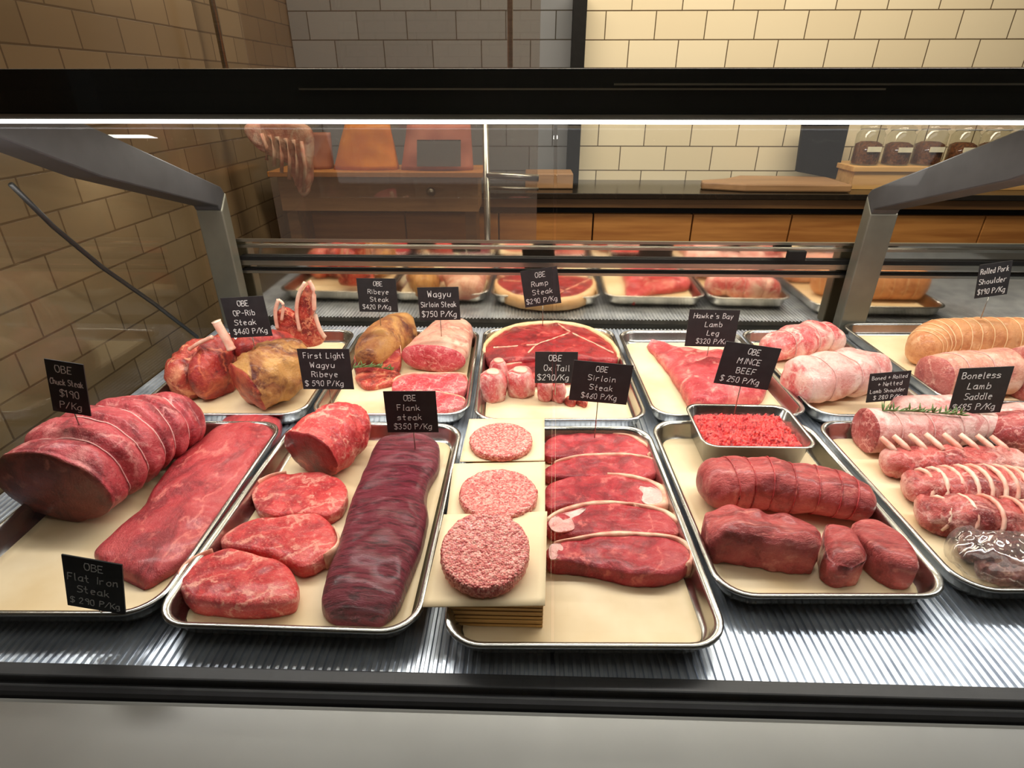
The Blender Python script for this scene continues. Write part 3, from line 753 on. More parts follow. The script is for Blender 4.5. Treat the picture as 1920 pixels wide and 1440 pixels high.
sirloin([(1030, 968), (1075, 948), (1130, 940), (1190, 944), (1245, 956), (1272, 978), (1268, 996), (1190, 1002), (1110, 1002), (1030, 990)], .024, 'fourth sirloin steak from the back, wide pale fat at its left end', [(0.98, 1.30), (0.3, 0.5)], fw=.010, patch=[(1032, 972), (1060, 960), (1098, 952), (1080, 972), (1076, 990), (1050, 996), (1032, 988)])
sirloin([(1030, 1020), (1080, 1008), (1140, 999), (1210, 1000), (1270, 1008), (1298, 1030), (1290, 1056), (1250, 1072), (1190, 1072), (1120, 1058), (1075, 1050), (1030, 1046)], .027, 'sirloin steak nearest the front, beside the paper stack', [(0.02, 0.50)], patch=[(1031, 1022), (1052, 1018), (1060, 1030), (1050, 1044), (1032, 1046)])

# ---- fourth tray: mince container and two tied roasts
RZc = ZF + .052
q = [P(x, y, RZc) for x, y in ((1312, 839), (1532, 839), (1478, 758), (1290, 758))]
cx = sum(p.x for p in q) / 4; cy = sum(p.y for p in q) / 4; wd = ((q[1] - q[0]).length + (q[2] - q[3]).length) / 2; dp = abs(q[3].y - q[0].y)
v = []; f = []
prof = [(0.020, 0.0015), (0.014, 0.004), (0.006, 0.050), (0.004, 0.052), (0.0, 0.052), (0.0, 0.0505), (0.005, 0.0500), (0.013, 0.003), (0.020, 0.0)]
for ins, h in prof:
    rr = rrect(cx - wd / 2 + ins, cx + wd / 2 - ins, cy - dp / 2 + ins, cy + dp / 2 - ins, 0.026 - ins * .5); N = len(rr)
    for a, b in rr: v.append((a, b, ZF + h))
for i in range(len(prof) - 1):
    for k in range(N): f.append((i * N + k, i * N + (k + 1) % N, (i + 1) * N + (k + 1) % N, (i + 1) * N + k))
f.append(tuple(range(N))); f.append(tuple((len(prof) - 1) * N + k for k in range(N)))
tag(obj('steel_container', v, f, M['steel']), 'small deep steel container full of red mince', 'container')
v = []; f = []; nx, ny = 110, 90
for j in range(ny + 1):
    for i in range(nx + 1):
        a = i / nx * 2 - 1; b = j / ny * 2 - 1; A = a * (wd / 2 - .013); B = b * (dp / 2 - .013); rc = .018
        ex = max(0, abs(A) - (wd / 2 - .013 - rc)); ey = max(0, abs(B) - (dp / 2 - .013 - rc)); L = math.hypot(ex, ey)
        if L > rc: A = math.copysign(wd / 2 - .013 - rc + ex * rc / L, A); B = math.copysign(dp / 2 - .013 - rc + ey * rc / L, B)
        h = .034 + .016 * (1 - max(abs(a), abs(b)) ** 2.5)
        p = (cx + A, cy + B, 0)
        h += abs(nz(p, 110, 3)) * .012 + abs(nz(p, 260, 9)) * .007 - .004
        v.append((p[0], p[1], ZF + h))
for j in range(ny):
    for i in range(nx):
        k = j * (nx + 1) + i; f.append((k, k + 1, k + nx + 2, k + nx + 1))
m0 = len(v); rr = rrect(cx - wd / 2 + .022, cx + wd / 2 - .022, cy - dp / 2 + .022, cy + dp / 2 - .022, .014); v += [(a, b, ZF + .003) for a, b in rr]; f.append(tuple(range(m0, len(v))))
rim = [i for i in range(nx + 1)] + [(j + 1) * (nx + 1) - 1 for j in range(1, ny + 1)] + [ny * (nx + 1) + i for i in range(nx - 1, -1, -1)] + [j * (nx + 1) for j in range(ny - 1, 0, -1)]
b0 = len(v)
for k in rim: x, y, z = v[k]; v.append((cx + (x - cx) * .93, cy + (y - cy) * .93, ZF + .003))
for i in range(len(rim)): a, b = i, (i + 1) % len(rim); f.append((rim[a], rim[b], b0 + b, b0 + a))
tag(obj('minced_beef', v, f, M['mince']), 'heap of loose bright red minced beef in the small steel container', 'minced beef', kind='stuff')

loft('tied_roast', ax([(1338, 905, .036, .040, .036), (1400, 903, .036, .042, .036), (1480, 912, .035, .042, .035), (1560, 926, .033, .040, .033), (1612, 940, .028, .034, .028)]), M['topside'],
     'long netted red roast lying just in front of the mince container', 'roast', tied=8, tie_depth=0.0012, amp=0.005, long_ties=0, rings=90, seg=44, strmat=M['beef'])
tr = slab('thick_roast', [(1324, 952), (1350, 940), (1400, 944), (1450, 956), (1500, 962), (1535, 978), (1546, 1000), (1536, 1014), (1490, 1012), (1440, 1002), (1390, 996), (1340, 990)], .060, ZF, M['topside'], 'thick red roast nearest the front rim, brown along its front side', 'roast', amp=.005, dome=.14, N=110)
slab('roast_chunk', [(1552, 976), (1582, 972), (1606, 988), (1626, 1018), (1628, 1038), (1596, 1050), (1562, 1040), (1550, 1010)], .050, ZF, M['topside'], 'squarish chunk of red beef between the thick roast and the last chunk', 'beef chunk', 'cut red beef chunks', amp=.003, dome=.25)
slab('roast_chunk', [(1603, 972), (1636, 965), (1672, 980), (1708, 1012), (1728, 1045), (1722, 1058), (1690, 1054), (1655, 1036), (1628, 1012), (1606, 990)], .046, ZF, M['topside'], 'rightmost chunk of red beef with a smooth sloping oval top', 'beef chunk', 'cut red beef chunks', amp=.002, dome=.12)

# ---- fifth tray: lamb
loft('lamb_roll', ax([(1622, 806, .038, .038, .037), (1700, 806, .037, .039, .036), (1790, 800, .034, .036, .033), (1845, 796, .030, .032, .030)]), M['lamb_skin'],
     'rolled lamb loin with a marbled round cut face at its left end', 'rolled lamb', cap0='flat', capmat=M['lamb_cut'], tied=5, tie_depth=.002, rings=70, seg=40)
loft('lamb_roll', ax([(1690, 768, .026, .028, .026), (1760, 768, .026, .028, .026), (1840, 766, .026, .028, .026)]), M['lamb_skin'],
     'second rolled lamb loin lying mostly hidden behind the first one', 'rolled lamb', rings=50, seg=32)
sprig([P(1655, 770, ZF + .075), P(1720, 772, ZF + .076), P(1800, 778, ZF + .071)], 'green rosemary sprig lying along the top of the front rolled lamb loin', 40)
def rack(label, axis, bones, mat, hb, up=0.05, back=0.0, grp='lamb racks', frenched=True, br=.0038, ridge=True, amp=.005):
    cs = ax(axis); root = empty('lamb_rack', (sum(p[0] for p in cs) / len(cs), sum(p[1] for p in cs) / len(cs), ZF), label, 'lamb rack', grp)
    loft('meat', cs, mat, parent=root, amp=amp, nf=45, rings=70, seg=36, fine=.0016)
    c = cr(cs, 200)
    for i in range(bones):
        u = (i + .6) / (bones + .2); x, y, z, rx, rz = c[int(u * 199)]
        g = G(); pts = []
        for k in range(9):   # bone arches over the meat from the front and sticks out behind
            a = R(200 - k * 21)
            pts.append((x + 0.006 * math.sin(a) + 0.002 * k * .3, y + rx * 1.02 * math.cos(a), max(ZF + .004, z + rz * 1.06 * math.sin(a))))
        pts = [p for p in pts]
        if frenched:
            pts = [(x - .004, y + rx * .1, z + rz * .95), (x - .007, y + rx * .45, z + rz * .95 + up * .3), (x - .012, y + rx * .8, z + rz + up * .55), (x - .018, y + rx + back, z + rz + up)]
        g.tube(pts, [br * .7] + [br] * (len(pts) - 2) + [br * .85], 8); g.make('rib_bone', M['bone'], root, True)
    return root
rack('lamb rack with white frenched rib bones standing along its back', [(1668, 868, .022, .024, .022), (1740, 868, .024, .032, .024), (1830, 868, .024, .032, .024), (1900, 868, .022, .028, .022)], 8, M['rack'], 0, .010, .002, br=.0048)
rack('lamb rack in the middle of three, bones lying over its meaty ridge', [(1712, 912, .022, .028, .022), (1790, 914, .027, .038, .028), (1870, 914, .027, .038, .028), (1925, 916, .024, .03, .025)], 10, M['rack'], 0, .0, .0, frenched=False, br=.0034)
rack('lamb rack with a knobbly front side, nearest the wrapped bones', [(1735, 962, .020, .024, .020), (1800, 968, .024, .034, .026), (1880, 972, .024, .034, .026), (1930, 976, .02, .028, .022)], 5, M['rack'], 0, .0, .0, frenched=False, br=.003, amp=.008)
rt = empty('wrapped_ribs', tuple(P(1880, 1040, ZF)), 'dark rib bones in clear plastic wrap at the front right corner', 'wrapped ribs')
loft('meat', ax([(1815, 1020, .018, .022, .018), (1870, 1038, .020, .030, .020), (1950, 1050, .020, .032, .020), (2010, 1055, .018, .03, .018)]), M['dark_rib'], parent=rt, amp=.008, nf=60, fine=.002)
loft('meat', ax([(1840, 1062, .012, .016, .012), (1900, 1078, .014, .02, .014), (1980, 1086, .014, .02, .014)]), M['dark_rib'], parent=rt, amp=.006, nf=60, fine=.002)
loft('plastic_wrap', ax([(1800, 1022, .022, .036, .024), (1870, 1050, .025, .046, .027), (1960, 1062, .025, .048, .027), (2030, 1066, .022, .044, .024)]), M['wrap'], parent=rt, amp=.009, nf=34, fine=.003)
T[12] = tray([(2236, 1108), (2700, 1108), (2120, 787), (1812, 787)], 'steel tray at the far right edge with a small dark red joint', plabel='parchment sheet at the far right edge under the dark joint')
loft('lamb_joint', ax([(1870, 808, .030, .036, .03), (1925, 812, .034, .042, .034), (1980, 818, .034, .04, .034)]), M['lamb_cut'], 'dark red lamb joint at the right edge of the photo, beside the racks', 'joint', amp=.006)
loft('lamb_joint', ax([(1838, 780, .016, .02, .016), (1900, 778, .02, .026, .02), (1960, 778, .02, .026, .02)]), M['lamb_skin'], 'pale lamb joint lying behind the dark red joint at the right edge', 'joint', amp=.004)

# ---- back row, first tray: bone-in ribs
rt = empty('rib_joint', tuple(P(490, 720, ZF)), 'biggest bone-in joint with yellow-brown aged fat and dark red cut side', 'rib joint')
c_ = ax([(462, 726, .050, .050, .050), (488, 710, .056, .060, .056), (518, 692, .058, .062, .058), (540, 678, .05, .05, .05)])
mt_ = loft('meat', c_, M['aged'], parent=rt, amp=.010, nf=34, fine=.003, seed=11, cap0='flat', capmat=M['aged_red'], capdome=.008)
rt = empty('rib_steak_pile', tuple(P(370, 720, ZF)), 'pile of thick red bone-in rib steaks behind the largest tied roast', 'rib steaks')
for (pts, mm) in (([(345, 712, .042, .034, .046), (368, 690, .05, .042, .052), (385, 672, .05, .038, .048)], 'rib_meat'), ([(385, 712, .045, .026, .05), (410, 688, .055, .032, .06), (428, 668, .058, .028, .054)], 'aged_red')):
    loft('steak', ax(pts), M[mm], parent=rt, amp=.008, nf=38, fine=.0018)
def bone(pxs, Y, r, parent, name='bone', mat=None, flatn=1.0):
    g = G(); pts = cr([tuple(PY(x, y, Y + dy)) for x, y, dy in pxs], 14); g.tube(pts, [r * (1.12 if i in (0, 13) else 1) for i in range(14)], 10); return g.make(name, mat or M['bone'], parent, True)
Yb = P(420, 700, ZF + .06).y
bone([(405, 602, 0), (412, 615, 0), (424, 635, .0), (434, 655, .0)], Yb, .0085, rt)
bone([(355, 655, 0), (375, 642, 0), (398, 632, .0)], Yb, .004, rt)
Ys = P(560, 655, ZF + .02).y
rt = empty('rib_rack', tuple(P(560, 655, ZF)), 'upright rack of curved rib bones behind the two joints', 'rib rack')
standing('meat', [(516, 590), (530, 583), (545, 596), (556, 575), (570, 540), (580, 548), (582, 590), (596, 622), (606, 640), (590, 652), (548, 655), (520, 645)], Ys, .030, M['rib_meat'], rt)
bone([(579, 527, -.004), (588, 545, -.006), (590, 585, -.006), (600, 618, -.006), (609, 632, 0)], Ys, .0048, rt)
bone([(572, 530, -.004), (560, 552, -.006), (556, 585, -.006), (562, 620, -.004)], Ys, .0042, rt)
bone([(522, 562, -.004), (516, 585, -.006), (520, 615, -.004)], Ys, .0042, rt)
bone([(522, 562, -.004), (531, 572, -.006), (528, 600, -.004)], Ys, .0035, rt)
loft('rib_end', ax([(455, 655, .075, .025, .03), (500, 645, .07, .03, .03), (540, 648, .05, .028, .028)]), M['aged_red'], 'dark dry rib piece lying behind the biggest joint under its price card', 'rib piece', amp=.006)

# ---- back row, second tray
loft('aged_ribeye', ax([(690, 668, .036, .034, .036), (715, 645, .046, .046, .046), (742, 625, .046, .046, .046), (756, 614, .042, .036, .040)]), M['aged'], 'aged ribeye joint with dark yellow crust, behind the rosemary', 'aged beef', amp=.007, seed=21)
AG = 'dark aged ribeye slices'
slab('aged_ribeye_slice', [(664, 672), (690, 652), (725, 648), (750, 660), (748, 680), (715, 690), (672, 688)], .022, ZF + .004, M['aged_red'], 'dark red aged slice leaning on the crusted ribeye joint', 'steak', AG, tilt=(0, .5, .012), fat=[(0.05, .5)], fatw=.003)
slab('aged_ribeye_slice', [(668, 700), (700, 694), (742, 694), (752, 704), (735, 714), (690, 722), (672, 714)], .014, ZF, M['rib_meat'], 'small red aged slice lying flat beside the rosemary sprig', 'steak', AG)
sprig([P(662, 690, ZF + .03), P(700, 688, ZF + .034), P(735, 694, ZF + .026)], 'green rosemary sprig lying on the aged ribeye slices', 24)
loft('marbled_sirloin', ax([(812, 672, .036, .074, .033), (826, 652, .038, .068, .036), (840, 632, .038, .060, .036), (848, 618, .036, .052, .034)]), M['pork'], 'marbled sirloin block with a large oval pink cut face', 'beef joint', cap0='flat', capmat=M['wagyu'], capdome=.008, amp=.003, rings=50, seg=48)
WG = 'marbled sirloin steaks'
slab('marbled_steak', [(738, 712), (765, 700), (820, 699), (868, 700), (876, 716), (862, 732), (800, 736), (742, 730)], .022, ZF, M['wagyu'], 'marbled steak between the oval cut face and the frontmost marbled steak', 'steak', WG, fat=[(0.0, .45)], fatw=.004)
slab('marbled_steak', [(726, 746), (765, 732), (820, 734), (862, 742), (872, 752), (850, 764), (790, 768), (735, 764)], .020, ZF, M['wagyu'], 'frontmost marbled steak, half hidden by the flank price card', 'steak', WG, fat=[(0.0, .45)], fatw=.004)

# ---- back row, third tray: rump slices and oxtail
RG = 'wide rump slices'
slab('rump_slice', [(908, 655), (920, 632), (955, 612), (1000, 604), (1050, 603), (1100, 612), (1140, 634), (1158, 658), (1150, 670), (1080, 668), (1000, 668), (930, 672)], .034, ZF, M['rump'], 'largest rump slice with a broad cream fat arc around its back', 'steak', RG, fat=[(0.0, .62)], fatw=.014, fatmat=M['fat_yellow'], amp=.003, N=120)
rs_ = bpy.data.objects['rump_slice']
for pl_ in ([(1046, 607), (1068, 622), (1105, 640), (1150, 662)], [(990, 662), (1008, 646), (1036, 636), (1068, 624)], [(1008, 646), (960, 650), (925, 652)]):
    g = G(); c_ = cr([tuple(P(x, y, ZF + .0335)) for x, y in pl_], 20); g.tube(c_, [.0012 + .0016 * abs(math.sin(i * 1.3)) for i in range(20)], 6); g.make('fat_seam', M['fat'], rs_, True)
slab('rump_slice', [(904, 700), (935, 686), (985, 677), (1060, 674), (1130, 676), (1158, 684), (1152, 696), (1060, 706), (960, 712), (910, 712)], .022, ZF, M['rump'], 'rump slice lying in front, behind the oxtail pieces', 'steak', RG, fat=[(0.0, .42)], fatw=.005)
OG = 'oxtail pieces'
def oxtail(px, r, h, lab, sq=(1, 1), lean=(0, 0), bz=True):
    c = P(px[0], px[1], ZF); rt = empty('oxtail_piece', tuple(c), lab, 'oxtail', OG)
    lump('meat', c, [(r * .55, .0005), (r * .92, .001), (r, h * .2), (r * .96, h * .6), (r * .88, h * .88), (r * .7, h), (r * .3, h * 1.01)], M['rib_meat'] if not bz else M['lamb'], rt, amp=.006, squash=sq, lean=lean)
    if bz: lump('bone', (c[0] + lean[0] * h, c[1] + lean[1] * h, c[2] + h * .985), [(r * .5, 0), (r * .52, .003), (r * .42, .005), (r * .2, .0045)], M['bone'], rt, amp=.003)
oxtail((925, 745), .028, .058, 'tall oxtail piece at the left, beside the tray rim')
oxtail((976, 738), .029, .054, 'tall oxtail piece, second from the left, with a bright white bone')
oxtail((935, 716), .022, .050, 'oxtail piece with white bone, behind the leftmost tall piece')
oxtail((1022, 748), .017, .040, 'narrow oxtail piece below the oxtail price card')
oxtail((1047, 750), .015, .038, 'slim oxtail piece just right of the narrow one below the card')
oxtail((1070, 757), .012, .016, 'small flat oxtail bit near the sirloin price card', bz=False)
oxtail((1092, 760), .012, .015, 'smallest oxtail bit at the right end of the group', bz=False)

# ---- back row, lamb trays
ribbon('leg_of_lamb', [((1212, 646), (1222, 634)), ((1232, 668), (1250, 648)), ((1254, 694), (1290, 656)), ((1272, 718), (1346, 660)), ((1286, 738), (1410, 672)), ((1300, 752), (1440, 704)), ((1340, 764), (1432, 746))], [.016, .022, .030, .040, .046, .044, .03], M['lamb_leg'], ZF, 'lamb leg, narrow shank end pointing to the back left', 'lamb leg', amp=.005, seed=5)
LG = 'tied lamb shoulders'
loft('lamb_shoulder', ax([(1440, 655, .028, .03, .028), (1485, 642, .040, .044, .040), (1530, 634, .040, .044, .040), (1560, 636, .034, .036, .034)]), M['lamb'], 'tied lamb shoulder at the back, against the foot of the support post', 'lamb shoulder', LG, tied=4, tie_depth=.004, amp=.007)
loft('lamb_shoulder', ax([(1492, 718, .044, .044, .044), (1545, 706, .048, .056, .047), (1600, 698, .046, .054, .045), (1632, 694, .040, .044, .04)]), M['lamb_skin'], 'front tied lamb shoulder with pale skin and a red end at its left', 'lamb shoulder', LG, tied=4, tie_depth=.004, amp=.007, cap0='flat', capmat=M['lamb'], capdome=.012)

# ---- back row, pork
loft('pork_roll', ax([(1728, 655, .040, .034, .04), (1755, 640, .048, .046, .048), (1830, 636, .050, .048, .05), (1925, 636, .050, .048, .05)]), M['pork_skin'], 'rolled pork with orange scored skin, behind the pale pork', 'pork', tied=12, tie_depth=.001, amp=.003, strmat=M['fat_yellow'], rings=80)
loft('pork_joint', ax([(1752, 706, .044, .046, .044), (1800, 700, .046, .048, .046), (1880, 696, .046, .048, .046)]), M['pork'], 'pale rolled pork joint with its cut end facing the lamb shoulder', 'pork', tied=3, tie_depth=.002, amp=.005, cap0='flat', capmat=M['pork_cut'], capdome=.01)
loft('pork_joint', ax([(1918, 700, .055, .05, .055), (1975, 690, .055, .05, .055)]), M['pork'], 'pale pork joint with pink cut face at the right edge of the photo', 'pork', amp=.004, cap0='flat', capmat=M['pork_cut'])

# ------------------------------------------------------------------ price cards with chalk writing
GL = {
'O': "30 11 04 07 1a 3a 5a 67 64 51 30", 'B': "00 0a 4a 58 46 05|45 63 51 30 00", 'E': "5a 0a 00 50|05 45", 'C': "69 4a 2a 07 03 20 40 61",
'S': "69 4a 1a 08 16 45 63 51 20 01", 'P': "00 0a 4a 68 56 05", 'R': "00 0a 4a 68 56 05|35 60", 'F': "5a 0a 00|05 45", 'I': "20 2a", 'W': "0a 10 37 50 6a", 'L': "0a 00 50",
'H': "00 0a|60 6a|05 65", 'N': "00 0a 60 6a", 'M': "00 0a 35 6a 60", 'K': "00 0a|6a 04|25 60", 'T': "0a 6a|3a 30",
'a': "56 26 04 01 20 40 56|56 50 60", 'b': "0a 00|05 26 46 53 40 10 01", 'c': "55 36 16 03 10 30 51", 'd': "5a 50|55 36 16 03 10 30 51", 'e': "03 54 46 16 03 10 40", 'f': "5a 3a 18 10|06 46",
'g': "56 26 04 01 20 40 56 5= 3> 1>", 'h': "0a 00|04 26 46 50", 'i': "16 10|18 19", 'k': "0a 00|46 02|23 50", 'l': "1a 10 20", 'm': "06 00|04 16 26 30|34 46 56 60", 'n': "06 00|04 26 46 50",
'o': "20 02 04 26 46 54 52 40 20", 'p': "06 0>|05 26 46 53 40 10 01", 'r': "06 00|04 26 46", 's': "55 36 16 04 43 51 30 00", 't': "2a 21 40|06 46", 'u': "06 01 20 40 56|56 50", 'w': "06 10 34 50 66", 'x': "06 50|56 00", 'y': "06 20|56 1>",
'0': "20 02 08 2a 4a 58 52 40 20", '1': "08 2a 20", '2': "08 2a 4a 57 00 50", '3': "09 3a 58 36 25|35 53 30 01", '4': "3a 03 63|4a 40", '5': "5a 1a 06 46 53 41 20 01", '6': "5a 26 02 20 40 53 45 14", '7': "0a 5a 20", '8': "25 08 2a 4a 58 25 02 20 40 52 25", '9': "55 26 08 2a 4a 58 50",
'$': "69 4a 1a 08 16 45 63 51 20 01|3b 3?", '/': "00 6a", '+': "05 55|28 22", '-': "05 45", '.': "20 21", "'": "2a 28", ' ': ""}
def gy(ch):
    return {'a': 10, 'b': 11, '?': -1, '=': -2, '>': -3}.get(ch, int(ch) if ch.isdigit() else 0)
def stroke_ribbon(g, pts, w_, F):
    """flat chalk ribbon through 2D points, F maps (u, v, lift) to the world"""
    n = len(pts)
    for i in range(n - 1):
        a = Vector(pts[i]); b = Vector(pts[i + 1]); d = b - a
        if d.length < 1e-7: continue
        d.normalize(); s = Vector((-d.y, d.x)) * w_ / 2; a2 = a - d * w_ * .3; b2 = b + d * w_ * .3
        q = [a2 - s, b2 - s, b2 + s, a2 + s]
        g.add([F(p.x, p.y, 0.0) for p in q] + [F(p.x, p.y, 0.00035) for p in q], [(0, 1, 2, 3), (4, 5, 6, 7), (0, 1, 5, 4), (1, 2, 6, 5), (2, 3, 7, 6), (3, 0, 4, 7)])
def card(px4, base, lines, label, lean=0.06, pin=True, rs=None, pinend=None):
    """px4: the card's corners as seen (TL, TR, BR, BL); base: (x, y, height) of the spot it is pinned into"""
    rnd = random.Random(rs if rs is not None else label)
    Y = P(base[0], base[1], ZF + base[2]).y
    q = [PY(x, y, Y) for x, y in px4]; c = sum(q, Vector()) / 4
    W_ = ((q[1] - q[0]).length + (q[2] - q[3]).length) / 2; H_ = ((q[3] - q[0]).length + (q[2] - q[1]).length) / 2
    e1 = ((q[1] - q[0]) + (q[2] - q[3])).normalized(); e2 = ((q[0] - q[3]) + (q[1] - q[2])).normalized()
    a1 = math.atan2(e1.z, e1.x); a2 = math.atan2(-e2.x, e2.z); a = (a1 + a2) / 2
    U = Vector((math.cos(a), 0, math.sin(a))); V = Vector((-math.sin(a), lean, math.cos(a))).normalized(); Nn = U.cross(V).normalized()
    if Nn.y > 0: Nn = -Nn
    rt = empty('price_card', tuple(c - V * H_ / 2), label, 'price card')
    g = G(); g.prism([c + U * x * W_ / 2 + V * y * H_ / 2 for x, y in ((-1, -1), (1, -1), (1, 1), (-1, 1))], Nn * 0.0008, -Nn * 0.0008)
    g.make('card', M['card'], rt)
    F = lambda u, v_, k: c + U * u + V * v_ + Nn * (0.0009 + k)
    g = G(); nl = len(lines); lh = H_ * 0.92 / nl
    for li, ln in enumerate(lines):
        adv = []; 
        for ch in ln: adv.append(0.45 if ch in "iIl.' 1" else 0.86 if ch in 'mwMW' else 0.72)
        gh = lh * (0.60 if nl > 3 else 0.62); tw = sum(adv) * gh; mx_ = W_ * 0.88
        k = min(1.0, mx_ / max(tw, 1e-6)); sw = gh * k
        if tw < mx_ * .6 and li: sw *= 1.15
        x = -sum(adv) * sw / 2 + rnd.uniform(-.06, .06) * W_ * (1 if k == 1 else 0)
        y0 = H_ * 0.46 - lh * (li + 0.80)
        for ch, ad in zip(ln, adv):
            jy = rnd.uniform(-.04, .04) * gh; sh = rnd.uniform(-.03, .12)
            for st in GL.get(ch, GL['o']).split('|'):
                tk = st.split()
                if not tk: continue
                pts = [(x + (int(t[0]) / 6 * .55 + gy(t[1]) / 10 * sh) * sw, y0 + jy + gy(t[1]) / 10 * gh * (0.95 if k == 1 else max(k, .8))) for t in tk]
                if len(pts) == 2 and ch == '.': pts[1] = (pts[0][0], pts[0][1] + gh * .05)
                stroke_ribbon(g, pts, max(.00062, gh * .085), F)
            x += ad * sw
    g.make('lettering', M['chalk'], rt)
    if pin:
        b = c - V * H_ / 2; e = Vector((b.x, Y, (pinend if pinend is not None else ZF + base[2] - .006)))
        if b.z - e.z > .002:
            g = G(); g.tube([b + V * .01 - Nn * .0015, e], .0009, 6); g.make('skewer', M['alu'], rt, True)
    return rt
card([(84, 676), (155, 683), (172, 778), (100, 768)], (143, 806, .125), ['OBE', 'Chuck Steak', '$190', 'P/Kg'], 'chalk price card reading Chuck Steak, pinned in the largest tied roast')
card([(120, 1045), (229, 1060), (235, 1145), (125, 1133)], (185, 1147, .028), ['OBE', 'Flat Iron', 'Steak', '$ 290 P/Kg'], 'chalk price card reading Flat Iron Steak, by the front left tray rim')
card([(409, 560), (497, 555), (507, 627), (438, 634)], (478, 668, .10), ['OBE', 'OP-Rib', 'Steak', '$460 P/Kg'], 'chalk price card reading OP-Rib Steak, above the biggest bone-in joint')
card([(556, 655), (654, 655), (664, 728), (570, 729)], (612, 772, .012), ['First Light', 'Wagyu', 'Ribeye', '$ 590 P/Kg'], 'chalk price card reading First Light Wagyu Ribeye, over the tray of aged ribeye')
card([(670, 524), (742, 521), (746, 583), (673, 585)], (712, 614, .088), ['OBE', 'Ribeye', 'Steak', '$420 P/Kg'], 'chalk price card reading Ribeye Steak, above the aged ribeye joint')
card([(782, 540), (860, 538), (863, 598), (788, 601)], (832, 632, .072), ['Wagyu', 'Sirloin Steak', '$750 P/Kg'], 'chalk price card reading Wagyu Sirloin Steak, above the marbled sirloin block')
card([(719, 736), (817, 733), (822, 808), (727, 810)], (776, 842, .034), ['OBE', 'Flank', 'steak', '$350 P/Kg'], 'chalk price card reading Flank steak, at the far end of the dark flank')
card([(974, 507), (1043, 502), (1054, 567), (986, 576)], (1016, 612, .032), ['OBE', 'Rump', 'Steak', '$290 P/Kg'], 'chalk price card reading Rump Steak, behind the largest rump slice')
card([(1003, 661), (1085, 660), (1080, 718), (1003, 717)], (1046, 735, .045), ['OBE', 'Ox Tail', '$290/Kg'], 'chalk price card reading Ox Tail, above the small oxtail pieces')
card([(1077, 678), (1188, 684), (1174, 760), (1066, 746)], (1118, 820, .020), ['OBE', 'Sirloin', 'Steak', '$460 P/Kg'], 'chalk price card reading Sirloin Steak, behind the row of sirloin steaks')
card([(1292, 577), (1386, 586), (1376, 652), (1286, 646)], (1335, 668, .042), ["Hawke's Bay", 'Lamb', 'Leg', '$320 P/Kg'], "bluish chalk price card reading Lamb Leg, above the lamb leg")
card([(1361, 639), (1464, 656), (1438, 733), (1340, 714)], (1388, 772, .052), ['OBE', 'MINCE', 'BEEF', '$ 250 P/Kg'], 'chalk price card reading MINCE BEEF, tilted behind the mince container')
card([(1632, 698), (1704, 700), (1702, 750), (1625, 751)], (1664, 776, .004), ['Boned + Rolled', '+ Netted', 'Lamb Shoulder', '$ 280 P/Kg'], 'small chalk price card reading Lamb Shoulder, behind the rolled lamb loin')
card([(1802, 692), (1903, 688), (1873, 772), (1775, 775)], (1812, 786, .05), ['Boneless', 'Lamb', 'Saddle', '$685 P/Kg'], 'chalk price card reading Boneless Lamb Saddle, at the far end of the lamb loins')
card([(1835, 495), (1898, 492), (1887, 552), (1830, 557)], (1862, 600, .095), ['Rolled Pork', 'Shoulder', '$190 P/Kg'], 'chalk price card reading Rolled Pork Shoulder, above the orange scored pork roll')

# ------------------------------------------------------------------ back room
cz = 1.06
g = G(); g.box(-0.975, 3.2, 2.34, 2.718, cz - .022, cz)
wt = empty('work_counter', (1, 2.5, 0), 'long wooden work counter with a dark top along the tiled back wall', 'counter')
g.make('worktop', M['counter'], wt, bevel=.003)
g = G(); g.box(-0.975, 3.2, 2.352, 2.70, cz - .056, cz - .022); g.make('wooden_band', M['wood_dark'], wt)
g = G(); g.box(-0.975, 3.2, 2.40, 2.70, 0.1, cz - .056); g.make('carcass', M['black'], wt)
xs = [PY(x, 420, 2.37).x for x in (560, 760, 935, 1112, 1298, 1483, 1660, 1845, 2030)]
for a, b in zip(xs[:-1], xs[1:]):
    g = G(); g.box(a + .003, b - .003, 2.372, 2.40, .62, cz - .085); g.make('drawer', M['wood'], wt, bevel=.002)
# dark menu board leaning on the wall
q = [PY(*p, 2.60) for p in ((1510, 205), (1600, 205), (1570, 336), (1494, 322))]
g = G(); g.prism([q[3], q[2], q[1], q[0]], Vector((0, 0, 0)), Vector((0, .022, 0)))
tag(g.make('slate_board', M['black'], bevel=.002), 'tall black slate board standing beside the glass jars', 'board')
# cutting board with handle
z0 = cz + .001
q = [P(*p, z0 + .03) for p in ((1322, 330), (1345, 326), (1390, 336), (1580, 342), (1590, 352), (1400, 352), (1340, 346), (1318, 338))]
g = G(); Yc = 2.45
o_ = [(PY(1320, 340, 2.42).x, 2.44), (PY(1350, 340, 2.42).x, 2.42), (PY(1395, 340, 2.42).x, 2.385), (PY(1590, 340, 2.42).x, 2.375), (PY(1590, 340, 2.42).x, 2.62), (PY(1420, 340, 2.42).x, 2.64), (PY(1375, 340, 2.42).x, 2.54), (PY(1325, 340, 2.42).x, 2.50)]
g.prism([Vector((x, y, z0)) for x, y in o_], Vector((0, 0, 0)), Vector((0, 0, .030)))
tag(g.make('cutting_board', M['wood_board'], bevel=.006), 'thick wooden cutting board with a short handle on the dark worktop', 'cutting board')
